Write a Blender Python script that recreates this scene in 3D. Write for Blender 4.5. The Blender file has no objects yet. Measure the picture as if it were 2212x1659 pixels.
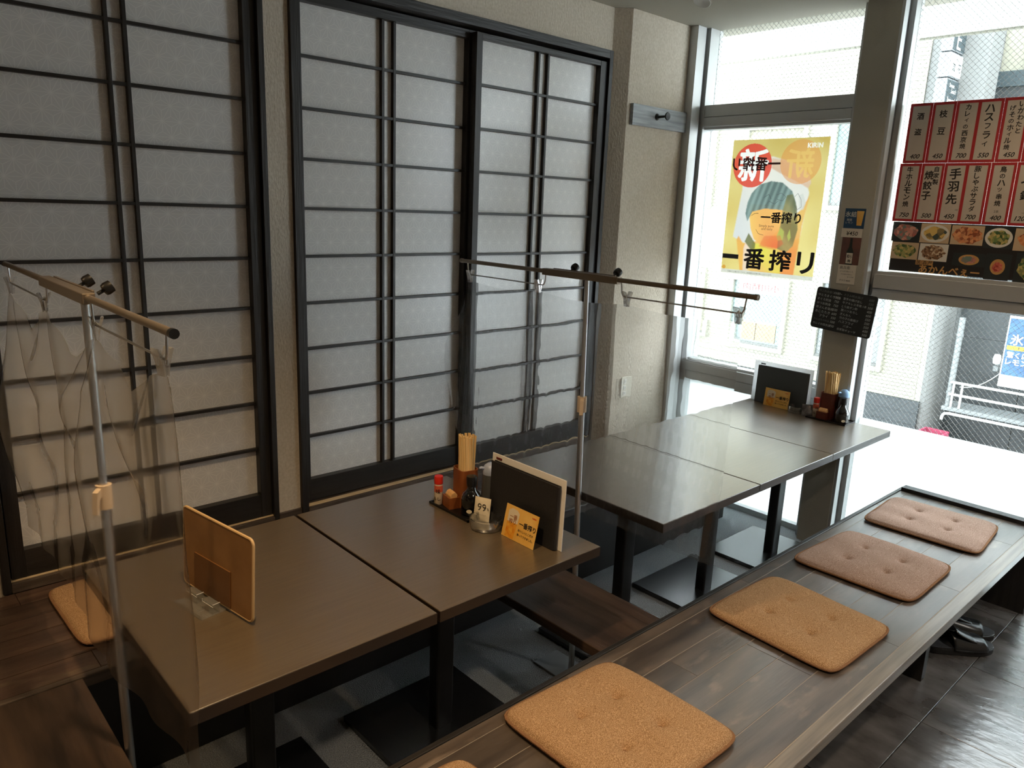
import bpy, bmesh, math, random
from math import sin, cos, pi, radians, sqrt, exp
from mathutils import Vector, Matrix
random.seed(7)
SC = bpy.context.scene
COL = SC.collection

# ------------------------------------------------------------------ camera
def cam_setup():
    y, p, ro = radians(42.903), radians(13.2586), radians(2.2746)
    fw = Vector((sin(y)*cos(p), cos(y)*cos(p), -sin(p)))
    r = fw.cross(Vector((0, 0, 1))).normalized()
    u = r.cross(fw)
    r2 = r*cos(ro) + u*sin(ro)
    u2 = -r*sin(ro) + u*cos(ro)
    cd = bpy.data.cameras.new('camera')
    cd.sensor_fit = 'HORIZONTAL'
    cd.sensor_width = 36.0
    cd.lens = 1634.2/2212*36.0
    cd.clip_start = 0.02
    co = bpy.data.objects.new('camera', cd)
    m = Matrix((r2, u2, -fw)).transposed().to_4x4()
    m.translation = Vector((-0.0476, -2.5543, 1.6802))
    co.matrix_world = m
    COL.objects.link(co)
    SC.camera = co
cam_setup()

# ------------------------------------------------------------------ world, sun, lamps, exposure
W = bpy.data.worlds.new('overcast_sky')
SC.world = W
W.use_nodes = True
_bg = W.node_tree.nodes['Background']
_bg.inputs['Color'].default_value = (0.86, 0.94, 1.0, 1)
_bg.inputs['Strength'].default_value = 7.0
sd = bpy.data.lights.new('sun', 'SUN')
sd.energy = 1.0
sd.angle = radians(20)
sd.color = (1.0, 0.97, 0.90)
so = bpy.data.objects.new('sun', sd)
so.rotation_euler = Vector((0.62, 0.30, -0.72)).to_track_quat('-Z', 'Y').to_euler()
COL.objects.link(so)
def lamp(name, loc, energy, color, cone=130, radius=0.05):
    """recessed ceiling downlight"""
    ld = bpy.data.lights.new(name, 'SPOT')
    ld.spot_size = radians(cone)
    ld.spot_blend = 1.0
    ld.shadow_soft_size = radius
    ld.energy = energy
    ld.color = color
    o = bpy.data.objects.new(name, ld)
    o.location = loc
    COL.objects.link(o)
    return o
WARM = (1.0, 0.69, 0.37)
lamp('ceiling_lamp', (0.55, -1.25, 2.63), 62, WARM, 105)
lamp('ceiling_lamp', (-0.75, -0.75, 2.63), 28, WARM, 115)
lamp('ceiling_lamp', (1.117, -2.813, 2.63), 60, (1.0, 0.80, 0.58))
lamp('ceiling_lamp', (-1.8, -2.4, 2.63), 40, WARM)
lamp('ceiling_lamp', (3.226, -1.626, 2.63), 12, (1.0, 0.72, 0.45))
lamp('ceiling_lamp', (2.9, -3.4, 2.63), 50, (1.0, 0.92, 0.82))  # neutral fill lamp added out of view to lift the window side
SC.view_settings.view_transform = 'Standard'
SC.view_settings.look = 'None'
SC.view_settings.gamma = 1.0
SC.view_settings.use_curve_mapping = False
SC.view_settings.exposure = 0.88
cy = SC.cycles
cy.use_denoising = True
cy.max_bounces = 10
cy.diffuse_bounces = 6
cy.glossy_bounces = 4
cy.transmission_bounces = 8
cy.transparent_max_bounces = 24
cy.sample_clamp_indirect = 12
cy.caustics_reflective = False
cy.caustics_refractive = False

# ------------------------------------------------------------------ materials
MATS = {}
def _nt(name):
    m = bpy.data.materials.new(name)
    m.use_nodes = True
    nt = m.node_tree
    nt.nodes.clear()
    out = nt.nodes.new('ShaderNodeOutputMaterial')
    return m, nt, out
def N(nt, t, **kw):
    n = nt.nodes.new(t)
    for k, v in kw.items():
        setattr(n, k, v)
    return n
def math_node(nt, op, a, b=None, c=None):
    n = nt.nodes.new('ShaderNodeMath')
    n.operation = op
    for i, x in enumerate((a, b, c)):
        if x is None:
            continue
        if isinstance(x, (int, float)):
            n.inputs[i].default_value = x
        else:
            nt.links.new(x, n.inputs[i])
    return n.outputs[0]
def rgba(c):
    return (c[0], c[1], c[2], 1)
def srgb(r, g, b):
    f = lambda v: (v/255/12.92 if v/255 <= 0.04045 else ((v/255+0.055)/1.055)**2.4)
    return (f(r), f(g), f(b))
def pmat(name, col, rough=0.5, metal=0.0, spec=0.5, col2=None, scale=(8, 8, 8), detail=4, lo=0.35, hi=0.65,
         bump=0.0, bscale=None, rnd=0.0, coat=0.0, shift=False, extra=None, trans=0.0):
    m, nt, out = _nt(name)
    L = nt.links.new
    b = N(nt, 'ShaderNodeBsdfPrincipled')
    b.inputs['Base Color'].default_value = rgba(col)
    b.inputs['Roughness'].default_value = rough
    b.inputs['Metallic'].default_value = metal
    b.inputs['Specular IOR Level'].default_value = spec
    b.inputs['Coat Weight'].default_value = coat
    b.inputs['Coat Roughness'].default_value = max(0.03, rough*0.9) if rough > 0.15 else 0.03
    L(b.outputs[0], out.inputs[0])
    vec = None
    if col2 is not None or bump:
        tc = N(nt, 'ShaderNodeTexCoord')
        vec = tc.outputs['Object']
        if shift:
            oi = N(nt, 'ShaderNodeObjectInfo')
            mu = N(nt, 'ShaderNodeVectorMath', operation='MULTIPLY_ADD')
            cb = N(nt, 'ShaderNodeCombineXYZ')
            for i in range(3):
                L(oi.outputs['Random'], cb.inputs[i])
            L(cb.outputs[0], mu.inputs[0])
            mu.inputs[1].default_value = (37, 91, 53)
            L(vec, mu.inputs[2])
            vec = mu.outputs[0]
    colout = None
    if col2 is not None:
        mp = N(nt, 'ShaderNodeMapping')
        mp.inputs['Scale'].default_value = scale
        L(vec, mp.inputs[0])
        nz = N(nt, 'ShaderNodeTexNoise')
        nz.inputs['Scale'].default_value = 1.0
        nz.inputs['Detail'].default_value = detail
        L(mp.outputs[0], nz.inputs['Vector'])
        mr = N(nt, 'ShaderNodeMapRange')
        mr.inputs[1].default_value = lo
        mr.inputs[2].default_value = hi
        L(nz.outputs[0], mr.inputs[0])
        mx = N(nt, 'ShaderNodeMix', data_type='RGBA')
        mx.inputs[6].default_value = rgba(col)
        mx.inputs[7].default_value = rgba(col2)
        L(mr.outputs[0], mx.inputs[0])
        colout = mx.outputs[2]
        if extra:   # second noise layer: (colour, scale, lo, hi)
            mp2 = N(nt, 'ShaderNodeMapping')
            mp2.inputs['Scale'].default_value = extra[1]
            L(vec, mp2.inputs[0])
            nz2 = N(nt, 'ShaderNodeTexNoise')
            nz2.inputs['Scale'].default_value = 1.0
            nz2.inputs['Detail'].default_value = 5
            L(mp2.outputs[0], nz2.inputs['Vector'])
            mr2 = N(nt, 'ShaderNodeMapRange')
            mr2.inputs[1].default_value = extra[2]
            mr2.inputs[2].default_value = extra[3]
            L(nz2.outputs[0], mr2.inputs[0])
            mx2 = N(nt, 'ShaderNodeMix', data_type='RGBA')
            L(mr2.outputs[0], mx2.inputs[0])
            L(colout, mx2.inputs[6])
            mx2.inputs[7].default_value = rgba(extra[0])
            colout = mx2.outputs[2]
    if rnd:
        oi = N(nt, 'ShaderNodeObjectInfo')
        hs = N(nt, 'ShaderNodeHueSaturation')
        v = math_node(nt, 'MULTIPLY_ADD', oi.outputs['Random'], rnd*2, 1-rnd)
        L(v, hs.inputs['Value'])
        if colout is None:
            hs.inputs['Color'].default_value = rgba(col)
        else:
            L(colout, hs.inputs['Color'])
        colout = hs.outputs[0]
    if colout is not None:
        L(colout, b.inputs['Base Color'])
    if bump:
        mp3 = N(nt, 'ShaderNodeMapping')
        s = bscale or (60, 60, 60)
        mp3.inputs['Scale'].default_value = s
        L(vec, mp3.inputs[0])
        nz3 = N(nt, 'ShaderNodeTexNoise')
        nz3.inputs['Scale'].default_value = 1.0
        nz3.inputs['Detail'].default_value = 3
        L(mp3.outputs[0], nz3.inputs['Vector'])
        bp = N(nt, 'ShaderNodeBump')
        bp.inputs['Strength'].default_value = bump
        bp.inputs['Distance'].default_value = 0.01
        L(nz3.outputs[0], bp.inputs['Height'])
        L(bp.outputs[0], b.inputs['Normal'])
    if trans:   # thin paper or film: part of the light goes through
        tr = N(nt, 'ShaderNodeBsdfTranslucent')
        if colout is not None:
            L(colout, tr.inputs[0])
        else:
            tr.inputs[0].default_value = rgba(col)
        ms = N(nt, 'ShaderNodeMixShader')
        ms.inputs[0].default_value = trans
        L(b.outputs[0], ms.inputs[1])
        L(tr.outputs[0], ms.inputs[2])
        L(ms.outputs[0], out.inputs[0])
    MATS[name] = m
    return m
def clear_mat(name, tint, gloss=0.06, haze=0.0, hazecol=(0.8, 0.8, 0.8), rough=0.02, refr=0.0, ior=1.05, rrough=0.05):
    """thin transparent sheet: see-through + mirror + a little milky haze"""
    m, nt, out = _nt(name)
    L = nt.links.new
    t = N(nt, 'ShaderNodeBsdfTransparent')
    t.inputs[0].default_value = rgba(tint)
    cur = t.outputs[0]
    if refr:
        r = N(nt, 'ShaderNodeBsdfRefraction')
        r.inputs['Color'].default_value = rgba(tint)
        r.inputs['IOR'].default_value = ior
        r.inputs['Roughness'].default_value = rrough
        x = N(nt, 'ShaderNodeMixShader')
        x.inputs[0].default_value = refr
        L(cur, x.inputs[1]); L(r.outputs[0], x.inputs[2])
        cur = x.outputs[0]
    if haze:
        d = N(nt, 'ShaderNodeBsdfDiffuse')
        d.inputs[0].default_value = rgba(hazecol)
        tl = N(nt, 'ShaderNodeBsdfTranslucent')
        tl.inputs[0].default_value = rgba(hazecol)
        a = N(nt, 'ShaderNodeMixShader')
        a.inputs[0].default_value = 0.5
        L(d.outputs[0], a.inputs[1]); L(tl.outputs[0], a.inputs[2])
        x = N(nt, 'ShaderNodeMixShader')
        x.inputs[0].default_value = haze
        L(cur, x.inputs[1]); L(a.outputs[0], x.inputs[2])
        cur = x.outputs[0]
    g = N(nt, 'ShaderNodeBsdfGlossy')
    g.inputs['Roughness'].default_value = rough
    lw = N(nt, 'ShaderNodeLayerWeight')
    lw.inputs['Blend'].default_value = 0.35
    f = math_node(nt, 'MULTIPLY_ADD', lw.outputs['Facing'], gloss*2.5, gloss*0.4)
    x = N(nt, 'ShaderNodeMixShader')
    L(f, x.inputs[0]); L(cur, x.inputs[1]); L(g.outputs[0], x.inputs[2])
    L(x.outputs[0], out.inputs[0])
    MATS[name] = m
    return m
def glass_mat(name, col, rough=0.0, ior=1.45):
    m, nt, out = _nt(name)
    b = N(nt, 'ShaderNodeBsdfPrincipled')
    b.inputs['Base Color'].default_value = rgba(col)
    b.inputs['Roughness'].default_value = rough
    b.inputs['IOR'].default_value = ior
    b.inputs['Transmission Weight'].default_value = 1.0
    nt.links.new(b.outputs[0], out.inputs[0])
    MATS[name] = m
    return m
def paper_mat():
    """shoji film: pale ground with a finer, paler hemp-leaf line pattern"""
    m, nt, out = _nt('shoji_paper')
    L = nt.links.new
    tc = N(nt, 'ShaderNodeTexCoord')
    sp = N(nt, 'ShaderNodeSeparateXYZ')
    L(tc.outputs['Object'], sp.inputs[0])
    Lc = 0.058
    X, Z = sp.outputs[0], sp.outputs[2]
    t = math_node(nt, 'MULTIPLY', Z, 2/(sqrt(3)*Lc))
    s = math_node(nt, 'SUBTRACT', math_node(nt, 'MULTIPLY', X, 1/Lc), math_node(nt, 'MULTIPLY', Z, 1/(sqrt(3)*Lc)))
    fs = math_node(nt, 'FRACT', s)
    ft = math_node(nt, 'FRACT', t)
    sm = math_node(nt, 'ADD', fs, ft)
    up = math_node(nt, 'GREATER_THAN', sm, 1.0)
    def flip(v):
        d = math_node(nt, 'SUBTRACT', math_node(nt, 'SUBTRACT', 1.0, v), v)
        return math_node(nt, 'MULTIPLY_ADD', d, up, v)
    u = flip(fs); v = flip(ft)
    w = math_node(nt, 'SUBTRACT', 1.0, math_node(nt, 'ADD', u, v))
    mn = math_node(nt, 'MINIMUM', math_node(nt, 'MINIMUM', u, v), w)
    mxx = math_node(nt, 'MAXIMUM', math_node(nt, 'MAXIMUM', u, v), w)
    mid = math_node(nt, 'SUBTRACT', math_node(nt, 'SUBTRACT', 1.0, mn), mxx)
    dl = math_node(nt, 'MINIMUM', mn, math_node(nt, 'MULTIPLY', math_node(nt, 'SUBTRACT', mid, mn), 0.55))
    mr = N(nt, 'ShaderNodeMapRange')
    mr.inputs[1].default_value = 0.008
    mr.inputs[2].default_value = 0.030
    mr.inputs[3].default_value = 1.0
    mr.inputs[4].default_value = 0.0
    L(dl, mr.inputs[0])
    mx = N(nt, 'ShaderNodeMix', data_type='RGBA')
    mx.inputs[6].default_value = rgba(srgb(222, 221, 220))
    mx.inputs[7].default_value = rgba(srgb(236, 235, 233))
    L(mr.outputs[0], mx.inputs[0])
    b = N(nt, 'ShaderNodeBsdfPrincipled')
    L(mx.outputs[2], b.inputs['Base Color'])
    b.inputs['Roughness'].default_value = 0.26
    b.inputs['Specular IOR Level'].default_value = 0.5
    L(b.outputs[0], out.inputs[0])
    MATS['shoji_paper'] = m
    return m

M_PAPER = paper_mat()
M_BLACKWOOD = pmat('black_stained_wood', srgb(27, 25, 24), 0.42, col2=srgb(40, 37, 35), scale=(3, 3, 40), bump=0.12, bscale=(8, 120, 120))
M_BLACKWOOD_V = pmat('black_stained_wood_upright', srgb(27, 25, 24), 0.45, col2=srgb(40, 37, 35), scale=(50, 50, 3), bump=0.15, bscale=(150, 150, 6))
M_WALL = pmat('beige_wallpaper', srgb(202, 191, 174), 0.85, spec=0.2, col2=srgb(215, 205, 190), scale=(90, 90, 90), bump=0.35, bscale=(140, 140, 60))
M_CEIL = pmat('ceiling_paper', srgb(176, 172, 160), 0.9, spec=0.2, bump=0.15, bscale=(180, 180, 180))
M_TABLE = pmat('dark_laminate', srgb(86, 73, 56), 0.30, spec=1.0, coat=1.0, col2=srgb(94, 81, 62), scale=(5, 140, 140), detail=5, bump=0.05, bscale=(20, 300, 300))
M_EDGE = pmat('dark_edge_band', srgb(40, 31, 25), 0.4, spec=0.5)
M_METAL_BLACK = pmat('black_painted_steel', srgb(22, 22, 23), 0.38, spec=0.5)
M_METAL_BASE = pmat('black_satin_plate', srgb(26, 27, 28), 0.26, spec=0.9)
M_CARPET = pmat('grey_loop_carpet', srgb(132, 137, 140), 0.95, spec=0.1, col2=srgb(186, 190, 192), scale=(260, 260, 260), detail=2, lo=0.3, hi=0.7, bump=1.0, bscale=(240, 240, 240))
M_PLANK = pmat('worn_plank', srgb(58, 50, 44), 0.32, spec=0.9, coat=0.35, col2=srgb(102, 90, 80), scale=(3.0, 22, 22), detail=6, lo=0.3, hi=0.72,
               bump=0.08, bscale=(10, 160, 160), rnd=0.22, shift=True, extra=(srgb(128, 112, 98), (7, 16, 16), 0.58, 0.75))
M_PLANK_BACK = pmat('dark_reddish_plank', srgb(56, 40, 34), 0.36, spec=0.6, col2=srgb(92, 72, 60), scale=(3.0, 22, 22), detail=6, lo=0.3, hi=0.72,
               bump=0.08, bscale=(10, 160, 160), rnd=0.3, shift=True, extra=(srgb(100, 86, 70), (6, 18, 18), 0.58, 0.75))
M_PLANK_DARK = pmat('dark_plank', srgb(46, 35, 29), 0.4, spec=0.5, col2=srgb(74, 58, 47), scale=(26, 3.0, 26), detail=6, bump=0.08, bscale=(160, 10, 160), shift=True)
M_NOSING = pmat('bench_nosing', srgb(92, 81, 70), 0.34, spec=0.9, coat=0.3, col2=srgb(128, 116, 100), scale=(3, 60, 60), detail=5)
M_SEAM_GLINT = pmat('seam_glint', srgb(158, 146, 130), 0.5)  # pale colour stands in for light glinting along the plank grooves
M_DARK = pmat('dark_panel', srgb(30, 27, 25), 0.55)
M_TILE = pmat('slate_tile', srgb(64, 61, 59), 0.26, spec=1.0, coat=0.4, col2=srgb(106, 103, 101), scale=(9, 5, 9), detail=10, lo=0.36, hi=0.68, bump=0.35, bscale=(26, 12, 26), rnd=0.1, shift=True)
M_GROUT = pmat('tile_joint', srgb(150, 146, 140), 0.6)
M_ALU = pmat('silver_aluminium', srgb(196, 198, 198), 0.42, metal=0.35, spec=0.5)
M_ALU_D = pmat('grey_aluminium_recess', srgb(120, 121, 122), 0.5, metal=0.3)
M_GLASS = clear_mat('window_glass', (0.97, 0.985, 0.98), gloss=0.03)
M_WIRE = pmat('glass_wire', srgb(214, 217, 216), 0.4)
M_FILM = pmat('frosted_film', srgb(240, 243, 243), 0.6, spec=0.3, trans=0.9)
M_TRACK = pmat('pale_track_wood', srgb(222, 198, 160), 0.5)
M_BASEWOOD = pmat('brown_base_wood', srgb(64, 54, 47), 0.4, col2=srgb(96, 84, 74), scale=(6, 60, 60), detail=6)
M_CUSHION = pmat('tan_tweed', srgb(152, 117, 82), 0.95, spec=0.1, col2=srgb(206, 170, 132), scale=(480, 480, 480), detail=2, lo=0.42, hi=0.62, bump=0.5, bscale=(480, 480, 480))
M_CUSHION_DAY = pmat('tan_tweed_daylight', srgb(150, 122, 107), 0.95, spec=0.1, col2=srgb(198, 171, 156), scale=(480, 480, 480), detail=2, lo=0.42, hi=0.62, bump=0.5, bscale=(480, 480, 480))  # same tan tweed, with the window daylight's tint put into the colour
M_PIPING = pmat('brown_piping', srgb(142, 106, 78), 0.9, spec=0.1, bump=0.5, bscale=(300, 300, 300))
M_ROD = pmat('bronze_tube', srgb(140, 128, 113), 0.38, metal=0.75)
M_STEEL = pmat('polished_steel', srgb(196, 196, 196), 0.36, metal=1.0)
M_IVORY = pmat('ivory_plastic', srgb(226, 204, 178), 0.4)
M_BLACKP = pmat('black_plastic', srgb(18, 18, 19), 0.35)
M_GREYPLATE = pmat('grey_base_plate', srgb(128, 132, 136), 0.5)
M_CLIP = clear_mat('clear_clip_plastic', (0.9, 0.9, 0.9), gloss=0.25, haze=0.26, hazecol=(0.97, 0.95, 0.92))
M_SHEET1 = clear_mat('smoky_vinyl', (0.925, 0.91, 0.89), gloss=0.09, haze=0.022, hazecol=(0.5, 0.46, 0.42), rough=0.12, refr=0.35, ior=1.010, rrough=0.35)
M_SHEET2 = clear_mat('clear_vinyl', (0.94, 0.945, 0.945), gloss=0.06, haze=0.03, hazecol=(0.7, 0.7, 0.7), rough=0.1, refr=0.75, ior=1.014, rrough=0.06)
M_WHITE = pmat('white_paper', srgb(232, 228, 222), 0.7)
M_INK = pmat('black_ink', srgb(22, 20, 20), 0.6)
M_CHALK = pmat('white_chalk', srgb(196, 202, 202), 0.9)
M_CHALK2 = pmat('rubbed_chalk', srgb(128, 134, 134), 0.9)
M_BOARD = pmat('blackboard', srgb(26, 31, 33), 0.6, col2=srgb(38, 42, 45), scale=(9, 9, 9))
M_RED = pmat('red_paper', srgb(176, 44, 48), 0.7, trans=0.12)
M_SLIP = pmat('cream_slip_paper', srgb(205, 196, 184), 0.75, col2=srgb(196, 184, 168), scale=(9, 9, 9), trans=0.10)
M_BROWNBOX = pmat('brown_lacquer', srgb(128, 70, 34), 0.35, col2=srgb(150, 86, 44), scale=(30, 30, 4))
M_REDBOX = pmat('reddish_lacquer', srgb(96, 44, 34), 0.35, col2=srgb(110, 54, 42), scale=(30, 30, 4))
M_CHOP = pmat('pale_bamboo', srgb(226, 188, 124), 0.6, col2=srgb(238, 206, 148), scale=(90, 90, 6), rnd=0.12, shift=True)
M_SOY = pmat('black_glazed_bottle', srgb(8, 8, 9), 0.06, spec=0.7, coat=0.6)
M_GREYB = pmat('grey_bottle', srgb(84, 86, 88), 0.3)
M_DOME = pmat('pale_blue_lid', srgb(170, 180, 204), 0.35)
M_DOME2 = pmat('sky_blue_lid', srgb(130, 168, 208), 0.35)
M_REDCAP = pmat('red_cap', srgb(214, 44, 30), 0.35)
M_JAR = pmat('spice_jar', srgb(214, 196, 172), 0.2, coat=0.4)
M_JAR_RED = pmat('spice_label', srgb(206, 96, 72), 0.3)
M_TRAY = pmat('black_tray', srgb(20, 19, 19), 0.3)
M_ASH = clear_mat('clear_glass', (0.95, 0.96, 0.955), gloss=0.32, haze=0.05, rough=0.03)
M_PACK = pmat('cream_packet', srgb(228, 214, 186), 0.45, bump=0.2, bscale=(40, 40, 40))
M_PACK_D = pmat('dark_packet', srgb(48, 48, 52), 0.3, col2=srgb(110, 108, 110), scale=(40, 40, 20))
M_TOOTH = pmat('tooth_paper', srgb(208, 158, 100), 0.6, col2=srgb(222, 176, 118), scale=(60, 60, 60))
M_MENU = pmat('black_menu_cover', srgb(34, 33, 34), 0.5, bump=0.1, bscale=(200, 200, 200))
M_MENU2 = pmat('slate_menu_cover', srgb(66, 71, 74), 0.6, bump=0.1, bscale=(200, 200, 200))
M_LEATHER = pmat('tan_menu_board', srgb(150, 108, 64), 0.45, col2=srgb(168, 124, 76), scale=(12, 12, 12), extra=(srgb(112, 72, 38), (20, 20, 20), 0.66, 0.76))
M_LEATHER_E = pmat('pale_board_edge', srgb(206, 172, 124), 0.5)
M_ACRYL_TONE = pmat('acrylic_tone_tan', srgb(124, 84, 46), 0.45)  # board colour darkened to imitate the tint of a clear plate
M_ACRYL = clear_mat('clear_acrylic', (0.93, 0.94, 0.93), gloss=0.16, haze=0.11, hazecol=(0.95, 0.94, 0.9))
M_SHOE = pmat('black_leather', srgb(24, 25, 27), 0.24, spec=0.6)
M_SHOE_S = pmat('black_sole', srgb(18, 18, 19), 0.6)
M_INSOLE = pmat('grey_insole', srgb(58, 60, 64), 0.45)
M_HOOKB = pmat('grey_washed_wood', srgb(132, 138, 144), 0.45, col2=srgb(172, 178, 182), scale=(5, 60, 60), detail=6)
M_SOCK = pmat('cream_socket', srgb(226, 220, 204), 0.4)

# ------------------------------------------------------------------ mesh building
class MB:
    def __init__(s):
        s.v = []; s.f = []
    def add(s, vs, fs):
        k = len(s.v)
        s.v += [tuple(p) for p in vs]
        s.f += [tuple(i+k for i in f) for f in fs]
        return s
    def box(s, x0, y0, z0, x1, y1, z1):
        x0, x1 = min(x0, x1), max(x0, x1); y0, y1 = min(y0, y1), max(y0, y1); z0, z1 = min(z0, z1), max(z0, z1)
        return s.add([(x0,y0,z0),(x1,y0,z0),(x1,y1,z0),(x0,y1,z0),(x0,y0,z1),(x1,y0,z1),(x1,y1,z1),(x0,y1,z1)],
                     [(0,3,2,1),(4,5,6,7),(0,1,5,4),(1,2,6,5),(2,3,7,6),(3,0,4,7)])
    def obox(s, m, sx, sy, sz):
        """box of full sizes sx, sy, sz placed by matrix m"""
        vs = [m @ Vector((x*sx/2, y*sy/2, z*sz/2)) for z in (-1, 1) for x, y in ((-1,-1),(1,-1),(1,1),(-1,1))]
        return s.add(vs, [(0,3,2,1),(4,5,6,7),(0,1,5,4),(1,2,6,5),(2,3,7,6),(3,0,4,7)])
    def prism(s, pts, z0, z1, m=None):
        n = len(pts)
        vs = [Vector((x, y, z0)) for x, y in pts] + [Vector((x, y, z1)) for x, y in pts]
        if m is not None:
            vs = [m @ p for p in vs]
        fs = [tuple(range(n-1, -1, -1)), tuple(range(n, 2*n))] + [(i, (i+1) % n, n+(i+1) % n, n+i) for i in range(n)]
        return s.add(vs, fs)
    def tube(s, pts, r, n=10, caps=True, closed=False):
        pts = [Vector(p) for p in pts]
        rs = r if isinstance(r, (list, tuple)) else [r]*len(pts)
        up = None
        vs = []; fs = []
        k = len(pts)
        for i, p in enumerate(pts):
            if closed:
                d = pts[(i+1) % k] - pts[i-1]
            else:
                d = pts[min(i+1, k-1)] - pts[max(i-1, 0)]
            d.normalize()
            if up is None:
                up = Vector((0, 0, 1)) if abs(d.z) < 0.9 else Vector((1, 0, 0))
            a = d.cross(up)
            if a.length < 1e-6:
                a = d.orthogonal()
            a.normalize()
            up = a.cross(d).normalized()
            for j in range(n):
                t = 2*pi*j/n
                vs.append(p + a*cos(t)*rs[i] + up*sin(t)*rs[i])
        for i in range(k if closed else k-1):
            for j in range(n):
                i2 = (i+1) % k
                fs.append((i*n+j, i*n+(j+1) % n, i2*n+(j+1) % n, i2*n+j))
        if caps and not closed:
            fs.append(tuple(range(n-1, -1, -1)))
            fs.append(tuple((k-1)*n+j for j in range(n)))
        return s.add(vs, fs)
    def lathe(s, prof, n=24, c=(0, 0, 0), m=None):
        vs = []; fs = []
        for r, z in prof:
            for j in range(n):
                t = 2*pi*j/n
                p = Vector((c[0]+r*cos(t), c[1]+r*sin(t), c[2]+z))
                vs.append(m @ p if m is not None else p)
        for i in range(len(prof)-1):
            for j in range(n):
                fs.append((i*n+j, i*n+(j+1) % n, (i+1)*n+(j+1) % n, (i+1)*n+j))
        if prof[0][0] > 1e-6:
            fs.append(tuple(range(n-1, -1, -1)))
        if prof[-1][0] > 1e-6:
            fs.append(tuple((len(prof)-1)*n+j for j in range(n)))
        return s.add(vs, fs)
    def grid(s, fn, nu, nv, flip=False):
        vs = [fn(i/nu, j/nv) for j in range(nv+1) for i in range(nu+1)]
        fs = []
        for j in range(nv):
            for i in range(nu):
                a = j*(nu+1)+i
                q = (a, a+1, a+nu+2, a+nu+1)
                fs.append(q[::-1] if flip else q)
        return s.add(vs, fs)
    def mesh(s, name, smooth=False, ang=40):
        me = bpy.data.meshes.new(name)
        me.from_pydata(s.v, [], s.f)
        me.validate()
        if smooth:
            for p in me.polygons:
                p.use_smooth = True
            me.set_sharp_from_angle(angle=radians(ang))
        me.update()
        return me
    def build(s, name, mat, parent=None, smooth=False, bevel=0.0, ang=40, loc=None, kind=None, label=None):
        me = s.mesh(name, smooth, ang)
        me.materials.append(mat)
        o = bpy.data.objects.new(name, me)
        COL.objects.link(o)
        if parent is not None:
            o.parent = parent
        if loc is not None:
            o.location = loc
        if bevel:
            b = o.modifiers.new('bevel', 'BEVEL')
            b.width = bevel; b.segments = 2; b.limit_method = 'ANGLE'
        if kind:
            o['kind'] = kind
        if label:
            o['label'] = label
        return o
def inst(src, parent=None, loc=None, rot=None, label=None):
    o = src.copy()
    COL.objects.link(o)
    if parent is not None:
        o.parent = parent
    if loc is not None:
        o.location = loc
    if rot is not None:
        o.rotation_euler = rot
    if label:
        o['label'] = label
    return o
def tag(o, label, cat, group=None):
    o['label'] = label; o['category'] = cat
    if group:
        o['group'] = group
    return o
def thing(name, label, cat, loc=(0, 0, 0), rot=(0, 0, 0), group=None):
    o = bpy.data.objects.new(name, None)
    o.empty_display_size = 0.05
    COL.objects.link(o)
    o.location = loc; o.rotation_euler = rot
    return tag(o, label, cat, group)
def struct_empty(name, loc=(0, 0, 0)):
    o = bpy.data.objects.new(name, None)
    o.empty_display_size = 0.05
    COL.objects.link(o)
    o.location = loc
    o['kind'] = 'structure'
    return o
def rrect(w, d, r, n=5):
    pts = []
    for cx, cy_, a0 in ((w/2-r, d/2-r, 0), (-w/2+r, d/2-r, 90), (-w/2+r, -d/2+r, 180), (w/2-r, -d/2+r, 270)):
        for i in range(n+1):
            a = radians(a0+90*i/n)
            pts.append((cx+r*cos(a), cy_+r*sin(a)))
    return pts
def circle(r, n=32, cx=0, cy_=0, ry=None):
    return [(cx+r*cos(2*pi*i/n), cy_+(ry or r)*sin(2*pi*i/n)) for i in range(n)]
WIN = (radians(90), 0, radians(-90))      # faces -X: local x = right as seen from the room, y = up, z towards the room
BACK = (radians(90), 0, 0)                # faces -Y

# ------------------------------------------------------------------ lettering (real flat meshes)
_txt = {}
def text_mesh(body, bold=0.0, shear=0.0, spacing=1.0, line=1.0):
    key = (body, bold, shear, spacing, line)
    if key in _txt:
        return _txt[key]
    cu = bpy.data.curves.new('lettering', 'FONT')
    cu.body = body
    cu.size = 1.0
    cu.offset = bold
    cu.shear = shear
    cu.space_character = spacing
    cu.space_line = line
    cu.resolution_u = 3
    cu.align_x = 'CENTER'
    cu.align_y = 'CENTER'
    o = bpy.data.objects.new('lettering', cu)
    COL.objects.link(o)
    dg = bpy.context.evaluated_depsgraph_get()
    me = bpy.data.meshes.new_from_object(o.evaluated_get(dg))
    bpy.data.objects.remove(o)
    bpy.data.curves.remove(cu)
    xs = [v.co.x for v in me.vertices] or [0]
    ys = [v.co.y for v in me.vertices] or [0]
    ox, oy = (min(xs)+max(xs))/2, (min(ys)+max(ys))/2
    vs = [(v.co.x-ox, v.co.y-oy) for v in me.vertices]
    fs = [tuple(p.vertices) for p in me.polygons]
    bpy.data.meshes.remove(me)
    _txt[key] = (vs, fs, max(xs)-min(xs), max(ys)-min(ys))
    return _txt[key]
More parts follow.
